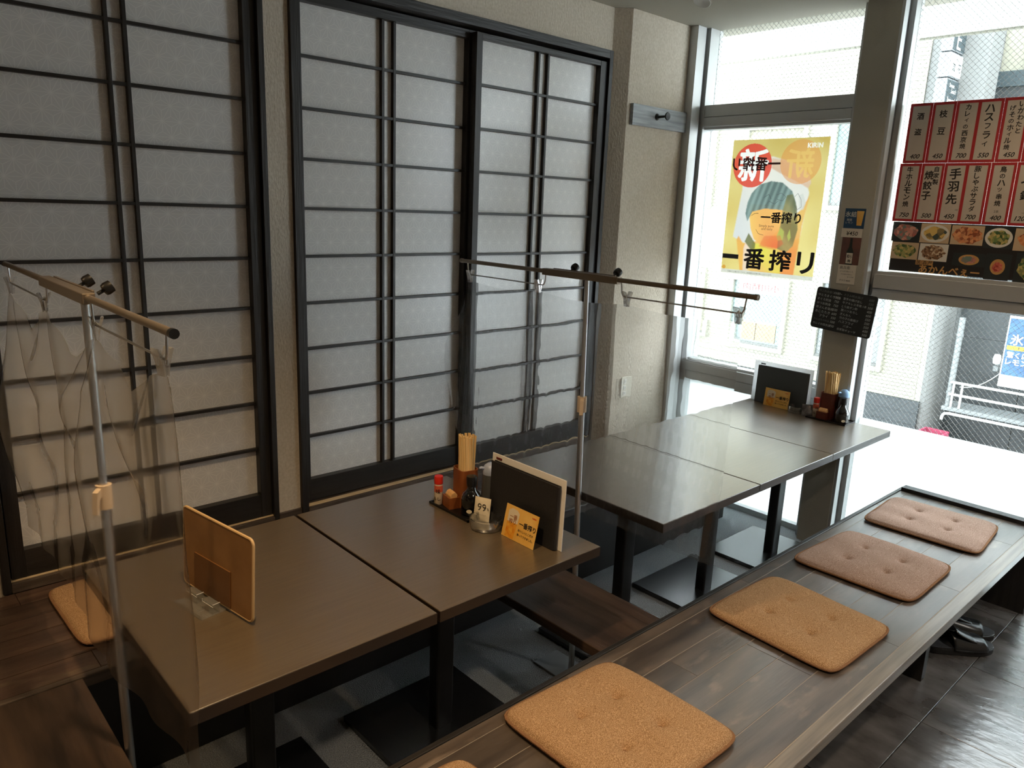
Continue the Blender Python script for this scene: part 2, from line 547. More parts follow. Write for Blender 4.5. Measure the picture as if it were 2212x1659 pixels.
def put_text(mb, body, x, y, h=None, w=None, z=0.0, bold=0.0, shear=0.0, mirror=False, rot=0.0, line=1.0, spacing=1.0, align='C', sx=1.0):
    """adds lettering to mb: centred at x, y; h = total height or w = total width"""
    if bold > 0.012:
        vs, fs, tw, th = text_mesh(body, 0.0, shear, spacing, line)
        k = h/th if h else w/tw
        r = bold*0.9*(h/th*1.0 if h else w/tw)
        for q in range(8):
            put_text(mb, body, x+r*cos(q*pi/4), y+r*sin(q*pi/4), h and h-2*r*0.6, w and w-2*r*0.6, z+0.000004*q, 0.0, shear, mirror, rot, line, spacing, align, sx)
    vs, fs, tw, th = text_mesh(body, 0.0 if bold > 0.012 else bold, shear, spacing, line)
    if not vs:
        return
    if h and w:
        kx, ky = w/tw, h/th
    else:
        k = h/th if h else w/tw
        kx, ky = k*sx, k
    if mirror:
        kx = -kx
    off = 0
    if align == 'L':
        off = tw*abs(kx)/2
    elif align == 'R':
        off = -tw*abs(kx)/2
    c, s_ = cos(rot), sin(rot)
    out = []
    for a, b in vs:
        a, b = a*kx+off, b*ky
        out.append((x+a*c-b*s_, y+a*s_+b*c, z))
    mb.add(out, [f[::-1] for f in fs] if mirror else fs)
def vert(t):
    return '\n'.join(t)

# ================================================================== ROOM SHELL
XW, ZC, YB = 3.80, 2.66, 0.155      # window plane, ceiling, shoji wall
def sbox(name, mat, *b, parent=None, bevel=0.0):
    return MB().box(*b).build(name, mat, parent, bevel=bevel, kind='structure' if parent is None else None)
fl = struct_empty('floor')
MB().box(-3.3, -4.5, -0.12, 3.84, 0.3, -0.0125).build('screed', M_GROUT, fl)
tile_src = None
P = 0.515
for r, (ya, yb) in enumerate(((-1.87, -1.355), (-2.385, -1.87), (-2.90, -2.385), (-3.415, -2.90), (-3.93, -3.415), (-4.445, -3.93))):
    x = 2.58 - P*11
    k = 0
    while x < 3.78:
        x1 = min(x+P, 3.80)
        if x1-x > P-0.01 and abs((yb-ya)-P) < 0.01:
            if tile_src is None:
                tile_src = MB().box(-P/2+0.0014, -P/2+0.0014, -0.012, P/2-0.0014, P/2-0.0014, 0).build('tile', M_TILE, fl, bevel=0.0012, loc=((x+x1)/2, (ya+yb)/2, 0))
            else:
                inst(tile_src, fl, ((x+x1)/2, (ya+yb)/2, random.uniform(-0.0008, 0.0008)))
        else:
            MB().box(x+0.0014, ya+0.0014, -0.012, x1-0.0014, yb-0.0014, 0).build('tile', M_TILE, fl, bevel=0.0012)
        x += P
carpet = MB().box(-3.29, -1.353, -0.012, 3.60, 0.150, 0.0).box(3.60, -1.353, -0.012, 3.76, 0.02, 0.0).build('carpet', M_CARPET)
tag(carpet, 'grey loop-pile carpet under the row of tables', 'carpet')

sbox('ceiling', M_CEIL, -3.3, -4.5, ZC, 3.95, 0.4, ZC+0.1)
wb = MB()
wb.box(-3.3, 0.29, 0, 3.95, 0.40, ZC)  # unseen backing behind the doors, added to stop light leaks
wb.box(-3.3, YB, 2.455, 3.07, 0.29, ZC)          # over the frames
wb.box(1.214, YB, 0.0, 1.311, 0.29, 2.455)       # strip between the two openings
wb.box(-3.3, YB, 0.0, 0.27, 0.29, 2.455)         # left of the first opening
wb.box(0.27, YB, 0.0, 3.07, 0.29, 0.40)          # below the sills
wb.box(3.066, YB, 0.0, 3.2, 0.29, 2.455)
wb.build('wall_back', M_WALL, kind='structure')
MB().prism([(3.066, 0.158), (3.132, 0.085), (3.622, 0.085), (3.622, 0.29), (3.066, 0.29)], 0, ZC).build('wall_pillar', M_WALL, kind='structure', bevel=0.002)
sbox('wall_left', M_WALL, -3.4, -4.5, 0, -3.3, 0.4, ZC)
sbox('wall_right', M_WALL, -3.3, -4.6, 0, 3.95, -4.5, ZC)
# column between the two windows
MB().box(3.67, -1.0, 0, 3.84, -0.845, ZC).build('wall_column', M_CEIL, kind='structure', bevel=0.002)

# ------------------------------------------------------------------ wire and glass
def wire_mesh(y0, y1, z0, z1, pitch, x, r=0.00055):
    mb = MB()
    w, h = abs(y1-y0), z1-z0
    ya = min(y0, y1)
    for sgn in (1, -1):
        k = -h/pitch
        c = -h if sgn == 1 else 0.0
        c0 = -h if sgn == 1 else 0.0
        lim = w if sgn == 1 else w+h
        c = c0 + pitch*0.37
        while c < lim:
            # line: y = c + sgn*t , z = t
            if sgn == 1:
                t0, t1 = max(0, -c), min(h, w-c)
            else:
                t0, t1 = max(0, c-w), min(h, c)
            if t1-t0 > 0.004:
                a = Vector((x, ya+c+sgn*t0, z0+t0)); b = Vector((x, ya+c+sgn*t1, z0+t1))
                d = (b-a).normalized()
                s = Vector((0, -d.z, d.y))*r
                e = Vector((r, 0, 0))
                mb.add([a-s-e, a+s-e, a+s+e, a-s+e, b-s-e, b+s-e, b+s+e, b-s+e],
                       [(0,1,5,4),(1,2,6,5),(2,3,7,6),(3,0,4,7)])
            c += pitch
    return mb
w1 = struct_empty('window_1', (XW, -0.4, 0))
def wpart(name, mat, mb, par, bevel=0.0, smooth=False):
    o = mb.build(name, mat, None, bevel=bevel, smooth=smooth)
    o.parent = par
    o.location = -Vector(par.location)
    return o
# jamb at the pillar, stepped
wpart('jamb', M_ALU, MB().box(3.623, 0.036, 0, 3.700, 0.10, ZC), w1, 0.001)
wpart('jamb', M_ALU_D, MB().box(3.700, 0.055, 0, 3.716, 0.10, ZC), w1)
wpart('jamb', M_ALU, MB().box(3.716, 0.018, 0, 3.835, 0.10, ZC), w1, 0.001)
wpart('jamb', M_ALU, MB().box(3.716, -0.845, 0, 3.835, -0.815, ZC), w1, 0.001)
wpart('transom', M_ALU, MB().box(3.722, -0.815, 2.200, 3.835, 0.018, 2.262), w1, 0.0015)
wpart('transom', M_ALU, MB().box(3.716, -0.815, 2.148, 3.835, 0.018, 2.197), w1, 0.0015)
wpart('glazing_bead', M_ALU, MB().box(3.735, -0.815, 2.134, 3.80, 0.018, 2.148), w1)
wpart('sill', M_ALU, MB().box(3.716, -0.815, 0.765, 3.835, 0.018, 0.818), w1, 0.0015)
wpart('sill', M_ALU, MB().box(3.722, -0.815, 0.705, 3.835, 0.018, 0.762), w1, 0.0015)
wpart('glazing_bead', M_ALU, MB().box(3.735, -0.815, 0.818, 3.80, 0.018, 0.832), w1)
wpart('bottom_rail', M_ALU, MB().box(3.762, -0.845, 0, 3.835, 0.018, 0.032), w1, 0.002)
for z0, z1 in ((0.03, 0.705), (0.832, 2.134), (2.262, ZC)):
    wpart('pane', M_GLASS, MB().box(3.800, -0.815, z0, 3.806, 0.018, z1), w1)
    o = wpart('wire', M_WIRE, wire_mesh(-0.815, 0.018, z0, z1, 0.0255, 3.803), w1)
    o['kind'] = 'stuff'
wpart('frosted_film', M_FILM, MB().box(3.7985, -0.815, 0.033, 3.7992, 0.018, 0.705), w1)

w2 = struct_empty('window_2', (XW, -2.0, 0))
YE = -2.30
wpart('jamb', M_ALU, MB().box(3.672, -1.014, 0, 3.716, -0.99, ZC), w2, 0.001)
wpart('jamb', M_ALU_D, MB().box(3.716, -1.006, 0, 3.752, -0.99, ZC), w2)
wpart('jamb', M_ALU, MB().box(3.752, -1.03, 0, 3.835, -0.99, ZC), w2, 0.001)
wpart('transom', M_ALU, MB().box(3.716, YE, 1.362, 3.835, -1.03, 1.428), w2, 0.0015)
wpart('transom', M_ALU, MB().box(3.722, YE, 1.312, 3.835, -1.03, 1.359), w2, 0.0015)
wpart('glazing_bead', M_ALU, MB().box(3.735, YE, 1.428, 3.80, -1.03, 1.442), w2)
wpart('bottom_rail', M_ALU, MB().box(3.762, YE, 0, 3.835, -1.0, 0.032), w2, 0.002)
wpart('jamb', M_ALU, MB().box(3.716, YE-0.04, 0, 3.835, YE, ZC), w2, 0.001)
MB().box(3.70, -4.5, 0, 3.84, YE-0.04, ZC).build('unseen_wall_front', M_WALL, kind='structure')  # unseen wall added to cut the daylight reaching the left side
for z0, z1 in ((0.03, 1.312), (1.442, ZC)):
    wpart('pane', M_GLASS, MB().box(3.800, YE, z0, 3.806, -1.03, z1), w2)
    o = wpart('wire', M_WIRE, wire_mesh(YE, -1.03, z0, z1, 0.0255, 3.803), w2)
    o['kind'] = 'stuff'
wpart('frosted_film', M_FILM, MB().box(3.7985, YE, 0.033, 3.7992, -1.03, 0.70), w2)

# ------------------------------------------------------------------ sliding shoji doors and their frames
def frame(name, x0, x1, xa, xb):
    t = struct_empty(name)
    MB().box(x0, 0.14, 0.40, xa, 0.27, 2.457).build('post', M_BLACKWOOD_V, t, bevel=0.0015)
    MB().box(xb, 0.14, 0.40, x1, 0.27, 2.457).build('post', M_BLACKWOOD_V, t, bevel=0.0015)
    MB().box(xa, 0.14, 2.418, xb, 0.27, 2.457).build('head_rail', M_BLACKWOOD, t, bevel=0.0015)
    MB().box(xa, 0.136, 0.40, xb, 0.27, 0.434).build('sill_board', M_BASEWOOD, t, bevel=0.002)
    MB().box(xa, 0.150, 0.434, xb, 0.176, 0.4365).build('pale_track', M_TRACK, t, label='pale wood sliding track')
    return t
frame('trim_1', 0.27, 1.212, 0.295, 1.190)
frame('trim_2', 1.312, 3.066, 1.341, 3.04)
MB().box(1.213, 0.142, 0.40, 1.311, 0.156, 0.438).build('baseboard_back', M_BASEWOOD, kind='structure', bevel=0.002)
Z5, PZ = 1.454, 0.1848
def shoji(name, y, xl, xa, xb, xr, sl, sr, ztop):
    t = struct_empty(name)
    zb0, zb1 = 0.438, 0.531
    dy0, dy1 = y-0.014, y+0.022
    MB().box(sl, dy0, zb0, xl, dy1, ztop).build('stile', M_BLACKWOOD_V, t, bevel=0.001)
    MB().box(xr, dy0, zb0, sr, dy1, ztop).build('stile', M_BLACKWOOD_V, t, bevel=0.001)
    MB().box(xl, dy0+0.001, 2.378, xr, dy1, ztop).build('top_rail', M_BLACKWOOD, t, bevel=0.001)
    MB().box(xl, dy0+0.001, zb0, xr, dy1, zb1).build('bottom_rail', M_BLACKWOOD, t, bevel=0.001)
    hb = None
    for k in range(1, 10):
        z = Z5-(k-5)*PZ
        if hb is None:
            hb = MB().box(xl, y+0.001, -0.0055, xr, y+0.0185, 0.0055).build('lattice_bar', M_BLACKWOOD, t, bevel=0.0008, loc=(0, 0, z))
        else:
            inst(hb, t, (0, 0, z))
    for x in (xa, xb):
        MB().box(x-0.0060, y-0.0005, zb1, x+0.0060, y+0.0185, 2.378).build('lattice_bar', M_BLACKWOOD_V, t, bevel=0.0008)
    o = MB().box(xl-0.005, y+0.0185, zb1-0.005, xr+0.005, y+0.0200, 2.383).build('paper', M_PAPER, t)
    return t
shoji('door_1', 0.171, 0.342, 0.7156, 0.7694, 1.145, 0.30, 1.188, 2.412)
shoji('door_2', 0.208, 1.380, 1.745, 1.800, 2.172, 1.342, 2.214, 2.412)
shoji('door_3', 0.167, 2.217, 2.575, 2.637, 2.990, 2.184, 3.038, 2.402)

# ================================================================== BENCHES
def plank_rows(par, rows, x0, x1, z0, z1, lengths, mat, seam):
    """rows: list of (y0, y1); each board piece is a part of its own"""
    for r, (ya, yb) in enumerate(rows):
        x = x0
        k = r*3
        while x < x1-0.02:
            ln = lengths[k % len(lengths)]
            k += 1
            xe = min(x+ln, x1)
            if x1-xe < 0.12:
                xe = x1
            MB().box(-(xe-x)/2+0.0006, -(yb-ya)/2+0.0011, z0, (xe-x)/2-0.0006, (yb-ya)/2-0.0011, z1).build('plank', mat, par, bevel=0.0008, loc=((x+xe)/2, (ya+yb)/2, 0))
            x = xe
fb = thing('plank_bench', 'long low plank bench in front of the tables carrying the tan cushions', 'bench')
MB().box(-0.9, -1.893, 0.368, 3.735, -1.292, 0.3993).build('seat_board', M_SEAM_GLINT, fb)
plank_rows(fb, [(-1.3395, -1.300), (-1.440, -1.3395), (-1.540, -1.440), (-1.641, -1.540), (-1.748, -1.641), (-1.852, -1.748)], -0.9, 3.735, 0.3993, 0.4005,
           [0.62, 0.91, 0.74, 0.91, 0.55], M_PLANK, M_SEAM_GLINT)
MB().box(-0.9, -1.897, 0.366, 3.79, -1.853, 0.4012).build('nosing', M_NOSING, fb, bevel=0.003)
MB().box(-0.9, -1.300, 0.366, 3.79, -1.284, 0.4045).build('edge_strip', M_BLACKWOOD, fb, bevel=0.002)
MB().box(3.737, -1.852, 0.366, 3.79, -1.300, 0.418).build('end_lip', M_BLACKWOOD, fb, bevel=0.002)
lg = MB().box(-0.02, -0.225, 0, 0.02, 0.225, 0.366).build('leg', M_BLACKWOOD_V, fb, bevel=0.001, loc=(2.846, -1.555, 0))
for x in (1.35, -0.2):
    inst(lg, fb, (x, -1.555, 0))
MB().box(3.725, -1.885, 0, 3.765, -1.33, 0.366).build('leg', M_BLACKWOOD_V, fb, bevel=0.001)

bb = thing('back_bench', 'plank seat along the shoji wall behind the tables', 'bench')
MB().box(-1.6, -0.462, 0.372, 3.60, 0.075, 0.3945).build('seat_board', M_DARK, bb)
rows = [(-0.455, -0.355), (-0.355, -0.255), (-0.255, -0.155), (-0.155, -0.055), (-0.055, 0.045)]
plank_rows(bb, rows, -1.6, 3.6, 0.3945, 0.40, [0.45, 0.62, 0.38, 0.55, 0.71], M_PLANK_BACK, M_SEAM_GLINT)
plank_rows(bb, [(0.045, 0.135)], -1.6, 3.06, 0.372, 0.40, [0.45, 0.62, 0.38], M_PLANK_BACK, M_SEAM_GLINT)
MB().box(-1.6, -0.478, 0.366, 3.60, -0.4555, 0.4012).build('nosing', M_BASEWOOD, bb, bevel=0.003)
MB().box(-1.6, -0.436, 0.0, 3.60, -0.424, 0.372).build('front_panel', M_DARK, bb)

def bridge(x0, x1, label, y0=-0.48, y1=-1.283):
    t = thing('bridge_board', label, 'board', ((x0+x1)/2, (y0+y1)/2, 0))
    w, d = x1-x0, abs(y1-y0)
    MB().box(-w/2, -d/2, 0.366, w/2, d/2, 0.40).build('board_top', M_PLANK_DARK, t, bevel=0.003)
    MB().box(-w/2+0.04, -d/2+0.05, 0.34, w/2-0.04, d/2-0.02, 0.366).build('cleat', M_DARK, t)
    return t
bridge(1.538, 1.833, 'dark wooden board joining the two benches between the table pairs')
bridge(0.055, 0.348, 'dark wooden board at the near left behind the smoky vinyl sheet')

# ================================================================== TABLES
tb_top = MB()
def make_table(label, loc):
    t = thing('dining_table', label, 'table', loc, group='dark pedestal tables in two rows')
    MB().box(-0.2978, -0.375, 0.671, 0.2978, 0.375, 0.701).build('tabletop', M_TABLE, t, bevel=0.0018)
    eb = MB()
    for b in ((-0.2986, -0.3758, 0.2986, -0.372), (-0.2986, 0.372, 0.2986, 0.3758), (-0.2986, -0.372, -0.295, 0.372), (0.295, -0.372, 0.2986, 0.372)):
        eb.box(b[0], b[1], 0.6705, b[2], b[3], 0.6990)
    eb.build('edge_band', M_EDGE, t)
    MB().box(-0.19, -0.19, 0.658, 0.19, 0.19, 0.671).build('mounting_plate', M_METAL_BLACK, t)
    MB().prism(rrect(0.066, 0.05, 0.008), 0.02, 0.66).build('post', M_METAL_BLACK, t, smooth=True)
    MB().box(-0.228, -0.228, 0.0, 0.228, 0.228, 0.021).build('base_plate', M_METAL_BASE, t, bevel=0.003)
    return t
t0 = make_table('dark table nearest the camera with the brown menu board on it', (0.678, -0.84, 0))
def dup(root, loc, label, rot=None):
    r = root.copy(); COL.objects.link(r); r.location = loc; r['label'] = label
    if rot is not None:
        r.rotation_euler = rot
    for ch in list(root.children):
        c = ch.copy(); COL.objects.link(c); c.parent = r
        for g in list(ch.children):
            d = g.copy(); COL.objects.link(d); d.parent = c
    return r
dup(t0, (1.2845, -0.84, 0), 'dark table holding the black menu, ashtray and first condiment tray')
dup(t0, (2.166, -0.8595, 0), 'empty dark table just beyond the clear vinyl sheet')
dup(t0, (2.767, -0.8595, 0), 'empty dark table in the middle of the far row')
dup(t0, (3.3665, -0.8595, 0), 'dark table against the window with the second condiment tray')

# ================================================================== OUTSIDE, ACROSS THE STREET
M_STREET = pmat('street_asphalt', srgb(150, 150, 148), 0.9, col2=srgb(168, 168, 165), scale=(20, 20, 20))
M_FTILE = pmat('cream_facade_tile', srgb(134, 132, 118), 0.6, col2=srgb(129, 127, 113), scale=(2, 5, 40))
M_FTRIM = pmat('cream_window_trim', srgb(138, 136, 124), 0.5)
M_FBASE = pmat('dark_stone_base', srgb(34, 40, 42), 0.6, col2=srgb(42, 48, 50), scale=(3, 3, 60))
M_FGREY = pmat('grey_render', srgb(92, 93, 91), 0.8)
M_FDARK = pmat('dark_cladding', srgb(31, 36, 37), 0.55, col2=srgb(42, 47, 48), scale=(60, 60, 60))
M_FGLASS = pmat('teal_shop_glass', srgb(88, 104, 102), 0.15, spec=0.7)
M_FGLASS_D = pmat('dim_glass', srgb(74, 80, 78), 0.15, spec=0.7)
M_PIPE = pmat('white_pipe', srgb(166, 166, 162), 0.5)
M_GPIPE = pmat('grey_pipe', srgb(106, 110, 110), 0.5)
M_PINK = pmat('pink_plastic', srgb(150, 62, 84), 0.4)
M_SIGN_D = pmat('slate_sign', srgb(48, 58, 61), 0.4)
M_SIGN_W = pmat('white_sign', srgb(206, 206, 200), 0.4)
M_SIGN_E = pmat('sign_box_grey', srgb(104, 108, 110), 0.5)
M_BLUE = pmat('blue_print', srgb(26, 62, 98), 0.4, col2=srgb(50, 86, 116), scale=(6, 9, 9), detail=6)
M_YEL = pmat('yellow_print', srgb(236, 196, 40), 0.5)
M_LATT = pmat('tan_lattice', srgb(134, 112, 84), 0.6)
M_SPECK = pmat('speckled_curtain', srgb(136, 133, 116), 0.8, col2=srgb(108, 105, 90), scale=(40, 40, 40))
M_REDINK = pmat('dull_red_ink', srgb(132, 62, 62), 0.6)
M_LEAF = pmat('grey_green_leaf', srgb(120, 134, 118), 0.7)
street = MB().box(3.95, -9, -0.85, 16, 9, -0.75).build('street', M_STREET)
street['kind'] = 'structure'
street.name = 'floor_street'
can = thing('canopy', 'pale canopy slab over the pavement above the windows outside', 'canopy', (4.4, 0, 2.73))
MB().box(-0.45, -6, 0, 0.53, 5, 0.14).build('soffit', pmat('canopy_white', srgb(226, 230, 226), 0.8), can)
MB().box(0.53, -6, -0.01, 0.56, 5, 0.18).build('fascia', M_FTRIM, can)

FX = 8.0
bld = thing('tiled_building', 'cream tiled building with framed windows across the street', 'building', (FX, 0, 0))
MB().box(0, 0.08, -0.08, 0.35, 5.5, 1.48).build('wall', M_FTRIM, bld)
MB().box(0, 0.48, 1.48, 0.35, 5.5, 3.95).build('wall', M_FTRIM, bld)
MB().box(-0.03, 0.072, -0.85, 0.35, 5.5, -0.08).build('stone_base', M_FBASE, bld)
mb = MB()
for i in range(6):
    mb.box(-0.034, 0.070, -0.80+i*0.12, -0.030, 5.5, -0.80+i*0.12+0.112)
mb.build('base_course', M_FBASE, bld, kind='stuff')
mb = MB()
z = -0.075
while z < 3.9:
    ye = 0.13 if z < 1.45 else 0.48
    mb.box(-0.007, ye, z, 0.0, 5.5, z+0.032)
    z += 0.037
mb.build('tile_course', M_FTILE, bld, kind='stuff')
def facade_window(ya, yb, za, zb, glass, fw=0.05):
    f = MB()
    x0, x1 = -0.05, 0.0
    f.box(x0, ya, za, x1, ya+fw, zb); f.box(x0, yb-fw, za, x1, yb, zb)
    f.box(x0, ya+fw, za, x1, yb-fw, za+fw); f.box(x0, ya+fw, zb-fw, x1, yb-fw, zb)
    fr = f.build('window_frame', M_FTRIM, bld, bevel=0.004)
    MB().box(-0.014, ya+fw, za+fw, -0.009, yb-fw, zb-fw).build('pane', glass, fr)
    MB().box(-0.03, ya+fw, za+fw, -0.012, yb-fw, za+fw+0.03).build('inner_sill', M_FGREY, fr)
    return fr
wA = facade_window(1.585, 2.335, 0.15, 0.985, M_FGLASS)
# street reflection in that pane, modelled as flat shop banner and lattice pieces
MB().box(-0.018, 1.66, 0.80, -0.015, 2.22, 0.93).build('banner', M_SIGN_W, wA)
mb = MB()
put_text(mb, '小川精肉', 0, 0, w=0.46, h=0.085, mirror=True, bold=0.02)
o = mb.build('reflected_lettering', M_REDINK, wA); o.location = (-0.0185, 1.94, 0.872); o.rotation_euler = WIN
MB().box(-0.022, 1.70, 0.255, -0.015, 1.945, 0.46).build('reflected_lattice', M_LATT, wA)
MB().box(-0.022, 1.955, 0.255, -0.015, 2.13, 0.46).build('reflected_lattice', M_LATT, wA)
MB().box(-0.020, 1.70, 0.46, -0.014, 2.13, 0.475).build('rail', M_FTRIM, wA)
MB().box(-0.020, 2.12, 0.26, -0.014, 2.14, 0.80).build('mullion', M_FTRIM, wA)
facade_window(2.68, 3.5, 0.15, 1.03, M_SPECK)
wB = facade_window(0.485, 1.26, 0.15, 1.05, M_FGLASS_D)
for i, (za, zb, ya) in enumerate(((0.77, 0.80, 0.56), (0.71, 0.75, 0.56), (0.62, 0.66, 0.56), (0.47, 0.52, 0.575), (0.40, 0.44, 0.60))):
    MB().box(-0.018, ya, za, -0.015, 0.72, zb).build('white_stripe', M_SIGN_W, wB)
facade_window(1.585, 2.335, 1.76, 2.66, M_SPECK)
facade_window(2.70, 3.5, 1.76, 2.66, M_SPECK)
facade_window(0.55, 1.32, 1.76, 2.70, M_FGLASS)
bush = thing('balcony_plant', 'small leafy plant outside the upper floor beside the poster', 'plant', (7.86, 1.42, 2.42))
mb = MB()
for i in range(60):
    m = Matrix.Translation(Vector((random.gauss(0, .018), random.gauss(0, .03), random.gauss(0, .035)))) @ Matrix.Rotation(random.uniform(0, 6), 4, Vector((random.random(), random.random(), random.random()+.1)))
    mb.obox(m, 0.03, 0.014, 0.002)
mb.build('foliage', M_LEAF, bush, kind='stuff')
MB().lathe([(0.02, -0.075), (0.03, -0.03)], 10).build('pot', M_FGREY, bush)
MB().box(-0.02, -0.02, -0.088, 0.1395, 0.02, -0.075).build('bracket', M_FGREY, bush)

col = thing('corner_pillar', 'smooth pale grey pillar at the edge of the tiled building', 'pillar', (FX, 0, 0))
MB().prism([(0.0, 0.08), (-0.005, 0.03), (0.03, -0.01), (0.12, -0.03), (0.3, -0.03), (0.3, 0.08)], -0.85, 1.5).build('shaft', M_FGREY, col, smooth=True)
MB().box(0.01, -0.03, 1.5, 0.3, 0.478, 3.95).build('upper_wall', M_FGREY, col)
dk = thing('dark_building', 'dark grey clad building recessed right of the pillar', 'building', (8.35, 0, 0))
for i in range(6):
    for j in range(3):
        MB().box(0, -0.05-0.62*(i+1)+0.006, -0.85+j*0.72+0.006, 0.12, -0.05-0.62*i-0.006, -0.85+(j+1)*0.72-0.006).build('cladding_panel', M_FDARK, dk)
MB().box(0.02, -3.8, -0.85, 0.3, 0.1, 1.9).build('backing', M_GPIPE, dk)

lg_ = thing('concrete_ledge', 'pale ledge carrying the pipe railing before the dark cladding', 'ledge', (8.18, 0, 0))
MB().box(-0.17, -3.8, -0.115, 0.17, -0.125, -0.0755).build('slab', M_GPIPE, lg_)
rail = thing('pipe_railing', 'white two-rail pipe railing on the dark building ledge', 'railing', (8.02, 0, 0))
for z in (0.17, 0.05):
    MB().tube([(0, -0.168, z), (0, -3.6, z)], 0.013, 8).build('rail', M_PIPE, rail, smooth=True)
for y in (-0.20, -0.275, -1.2, -2.4):
    MB().tube([(0, y, -0.075), (0, y, 0.17)], 0.011, 8).build('post', M_PIPE, rail, smooth=True)
pp = thing('drain_pipe', 'grey drainpipe standing beside the pale pillar', 'pipe', (8.055, -0.165, 0))
MB().tube([(0, 0, -0.075), (0, 0, 0.8)], 0.028, 12).build('pipe', M_GPIPE, pp, smooth=True)
for z in (0.05, 0.62):
    MB().tube([(0, 0, z), (0, 0, z+0.025)], 0.034, 12).build('bracket', M_GPIPE, pp, smooth=True)
hose = MB().tube([(7.95, -0.16, -0.20), (7.95, -0.163, -0.16), (7.95, -0.18, -0.135), (7.95, -0.215, -0.128), (7.95, -3.4, -0.128)], 0.014, 8).build('water_pipe', M_PIPE, smooth=True)
tag(hose, 'white water pipe bent down over the pink bin', 'pipe')
MBc = [(8.2, -0.20-0.62*t, 0.10+0.75*t*t) for t in [i/12 for i in range(13)]]
cab = MB().tube(MBc, 0.005, 6).build('hanging_cable', M_PIPE, smooth=True)
tag(cab, 'thin pale cable curving up across the dark cladding', 'cable')
lb = thing('wall_light', 'small bright glassy wall lamp above the pipe railing', 'lamp', (8.1, -0.50, 0.44))
MB().lathe([(0.0, -0.05), (0.03, -0.035), (0.036, 0.01), (0.026, 0.05), (0, 0.055)], 12).build('globe', M_SIGN_W, lb, smooth=True)
MB().box(0.0, -0.02, -0.11, 0.2, 0.02, -0.06).build('bracket', M_GPIPE, lb)
bk = thing('pink_bin', 'square pink plastic bin under the water pipe outside', 'bin', (7.86, -0.14, -0.38))
mb = MB(); w = 0.11
mb.box(-w, -w, -0.36, w, w, -0.35); mb.box(-w, -w, -0.35, -w+0.012, w, 0.07); mb.box(w-0.012, -w, -0.35, w, w, 0.07)
mb.box(-w, -w, -0.35, w, -w+0.012, 0.07); mb.box(-w, w-0.012, -0.35, w, w, 0.07)
mb.build('tub', M_PINK, bk)
bp = thing('blue_street_poster', 'blue drink poster on a white panel at the far right outside', 'poster', (7.9, -0.60, 0.245), WIN)
MB().box(-0.01, -0.012, -0.02, 0.56, 0.64, 0).build('panel', M_SIGN_W, bp)
MB().box(0, 0.10, 0.0, 0.55, 0.62, 0.003).build('print', M_BLUE, bp)
MB().box(0.01, 0.335, 0.003, 0.5, 0.372, 0.005).build('yellow_band', M_YEL, bp)
mb = MB()
put_text(mb, '氷くだけ', 0.03, 0.43, h=0.10, z=0.006, align='L', bold=0.02)
put_text(mb, '驚くほど', 0.02, 0.29, h=0.055, z=0.006, align='L', bold=0.02)
put_text(mb, 'レモン', 0.02, 0.225, h=0.05, z=0.006, align='L', bold=0.02)
mb.build('lettering', M_SIGN_W, bp)
mb = MB(); put_text(mb, 'レモン', 0.06, 0.354, h=0.028, z=0.006, align='L', bold=0.02)
mb.build('band_lettering', M_INK, bp)

def blade_sign(z0, z1, mat, ink, texts, label):
    t = thing('blade_sign', label, 'sign', (7.73, 0.2, 0), group='signs stacked on the corner pillar')
    MB().box(-0.012, -0.0, z0, 0.335, 0.10, z1).build('sign_box', M_SIGN_E, t, bevel=0.004)
    MB().box(0.0, -0.004, z0+0.012, 0.32, 0.0, z1-0.012).build('sign_face', mat, t)
    mb = MB()
    for tx, x, y, h, b in texts:
        put_text(mb, tx, x, y, h=h, z=0, bold=b)
    o = mb.build('lettering', ink, t); o.location = (0, -0.006, 0); o.rotation_euler = BACK
blade_sign(3.185, 3.42, M_SIGN_D, M_SIGN_W, [('E', 0.12, 3.29, 0.17, 0.0)], 'slate sign with a tall white letter, topmost of the sign stack')
blade_sign(2.965, 3.175, M_SIGN_W, M_SIGN_D, [('流', 0.08, 3.055, 0.075, 0.01), ('花', 0.22, 3.06, 0.08, 0.01), ('内道', 0.16, 3.13, 0.035, 0.0)], 'white sign with two dark characters, middle of the sign stack')
blade_sign(2.70, 2.955, M_SIGN_D, M_SIGN_W, [('Sweet', 0.11, 2.90, 0.035, 0.0), ('Snack', 0.17, 2.855, 0.04, 0.0), ('Imperial', 0.16, 2.765, 0.07, 0.01)], 'slate sign with white script, lowest of the sign stack')
fb2 = thing('cream_building', 'plain cream building with downpipes far behind the signs', 'building', (9.2, -1.5, 0))
MB().box(0, -3, 1.9, 0.3, 1.9, 4.5).build('wall', M_FTILE, fb2)
for y, r in ((1.45, 0.035), (1.33, 0.05), (1.75, 0.03)):
    MB().tube([(-0.04, y, 2.9), (-0.04, y, 4.4)], r, 10).build('downpipe', M_FGREY, fb2, smooth=True)
gb = thing('grey_awning_board', 'grey blue awning board across the street above the menu slips', 'awning', (8.8, -0.4, 3.0))
MB().box(0, -1.5, 0.0, 0.2, 0.54, 0.145).build('board', M_SIGN_D, gb)
MB().box(0.02, -1.5, -0.5, 0.2, 0.545, 0.0).build('shutter', M_FDARK, gb)
MB().box(0.0, 0.10, -0.5, 0.02, 0.13, 0.0).build('bar', M_FGREY, gb)
MB().grid(lambda u, v: (-0.05+0.03*sin(9*u+2*v), 0.97-0.42*u, 0.25-0.55*v+0.03*sin(14*u)*(1-v)), 16, 8).build('sheeting', M_FGREY, gb, smooth=True)

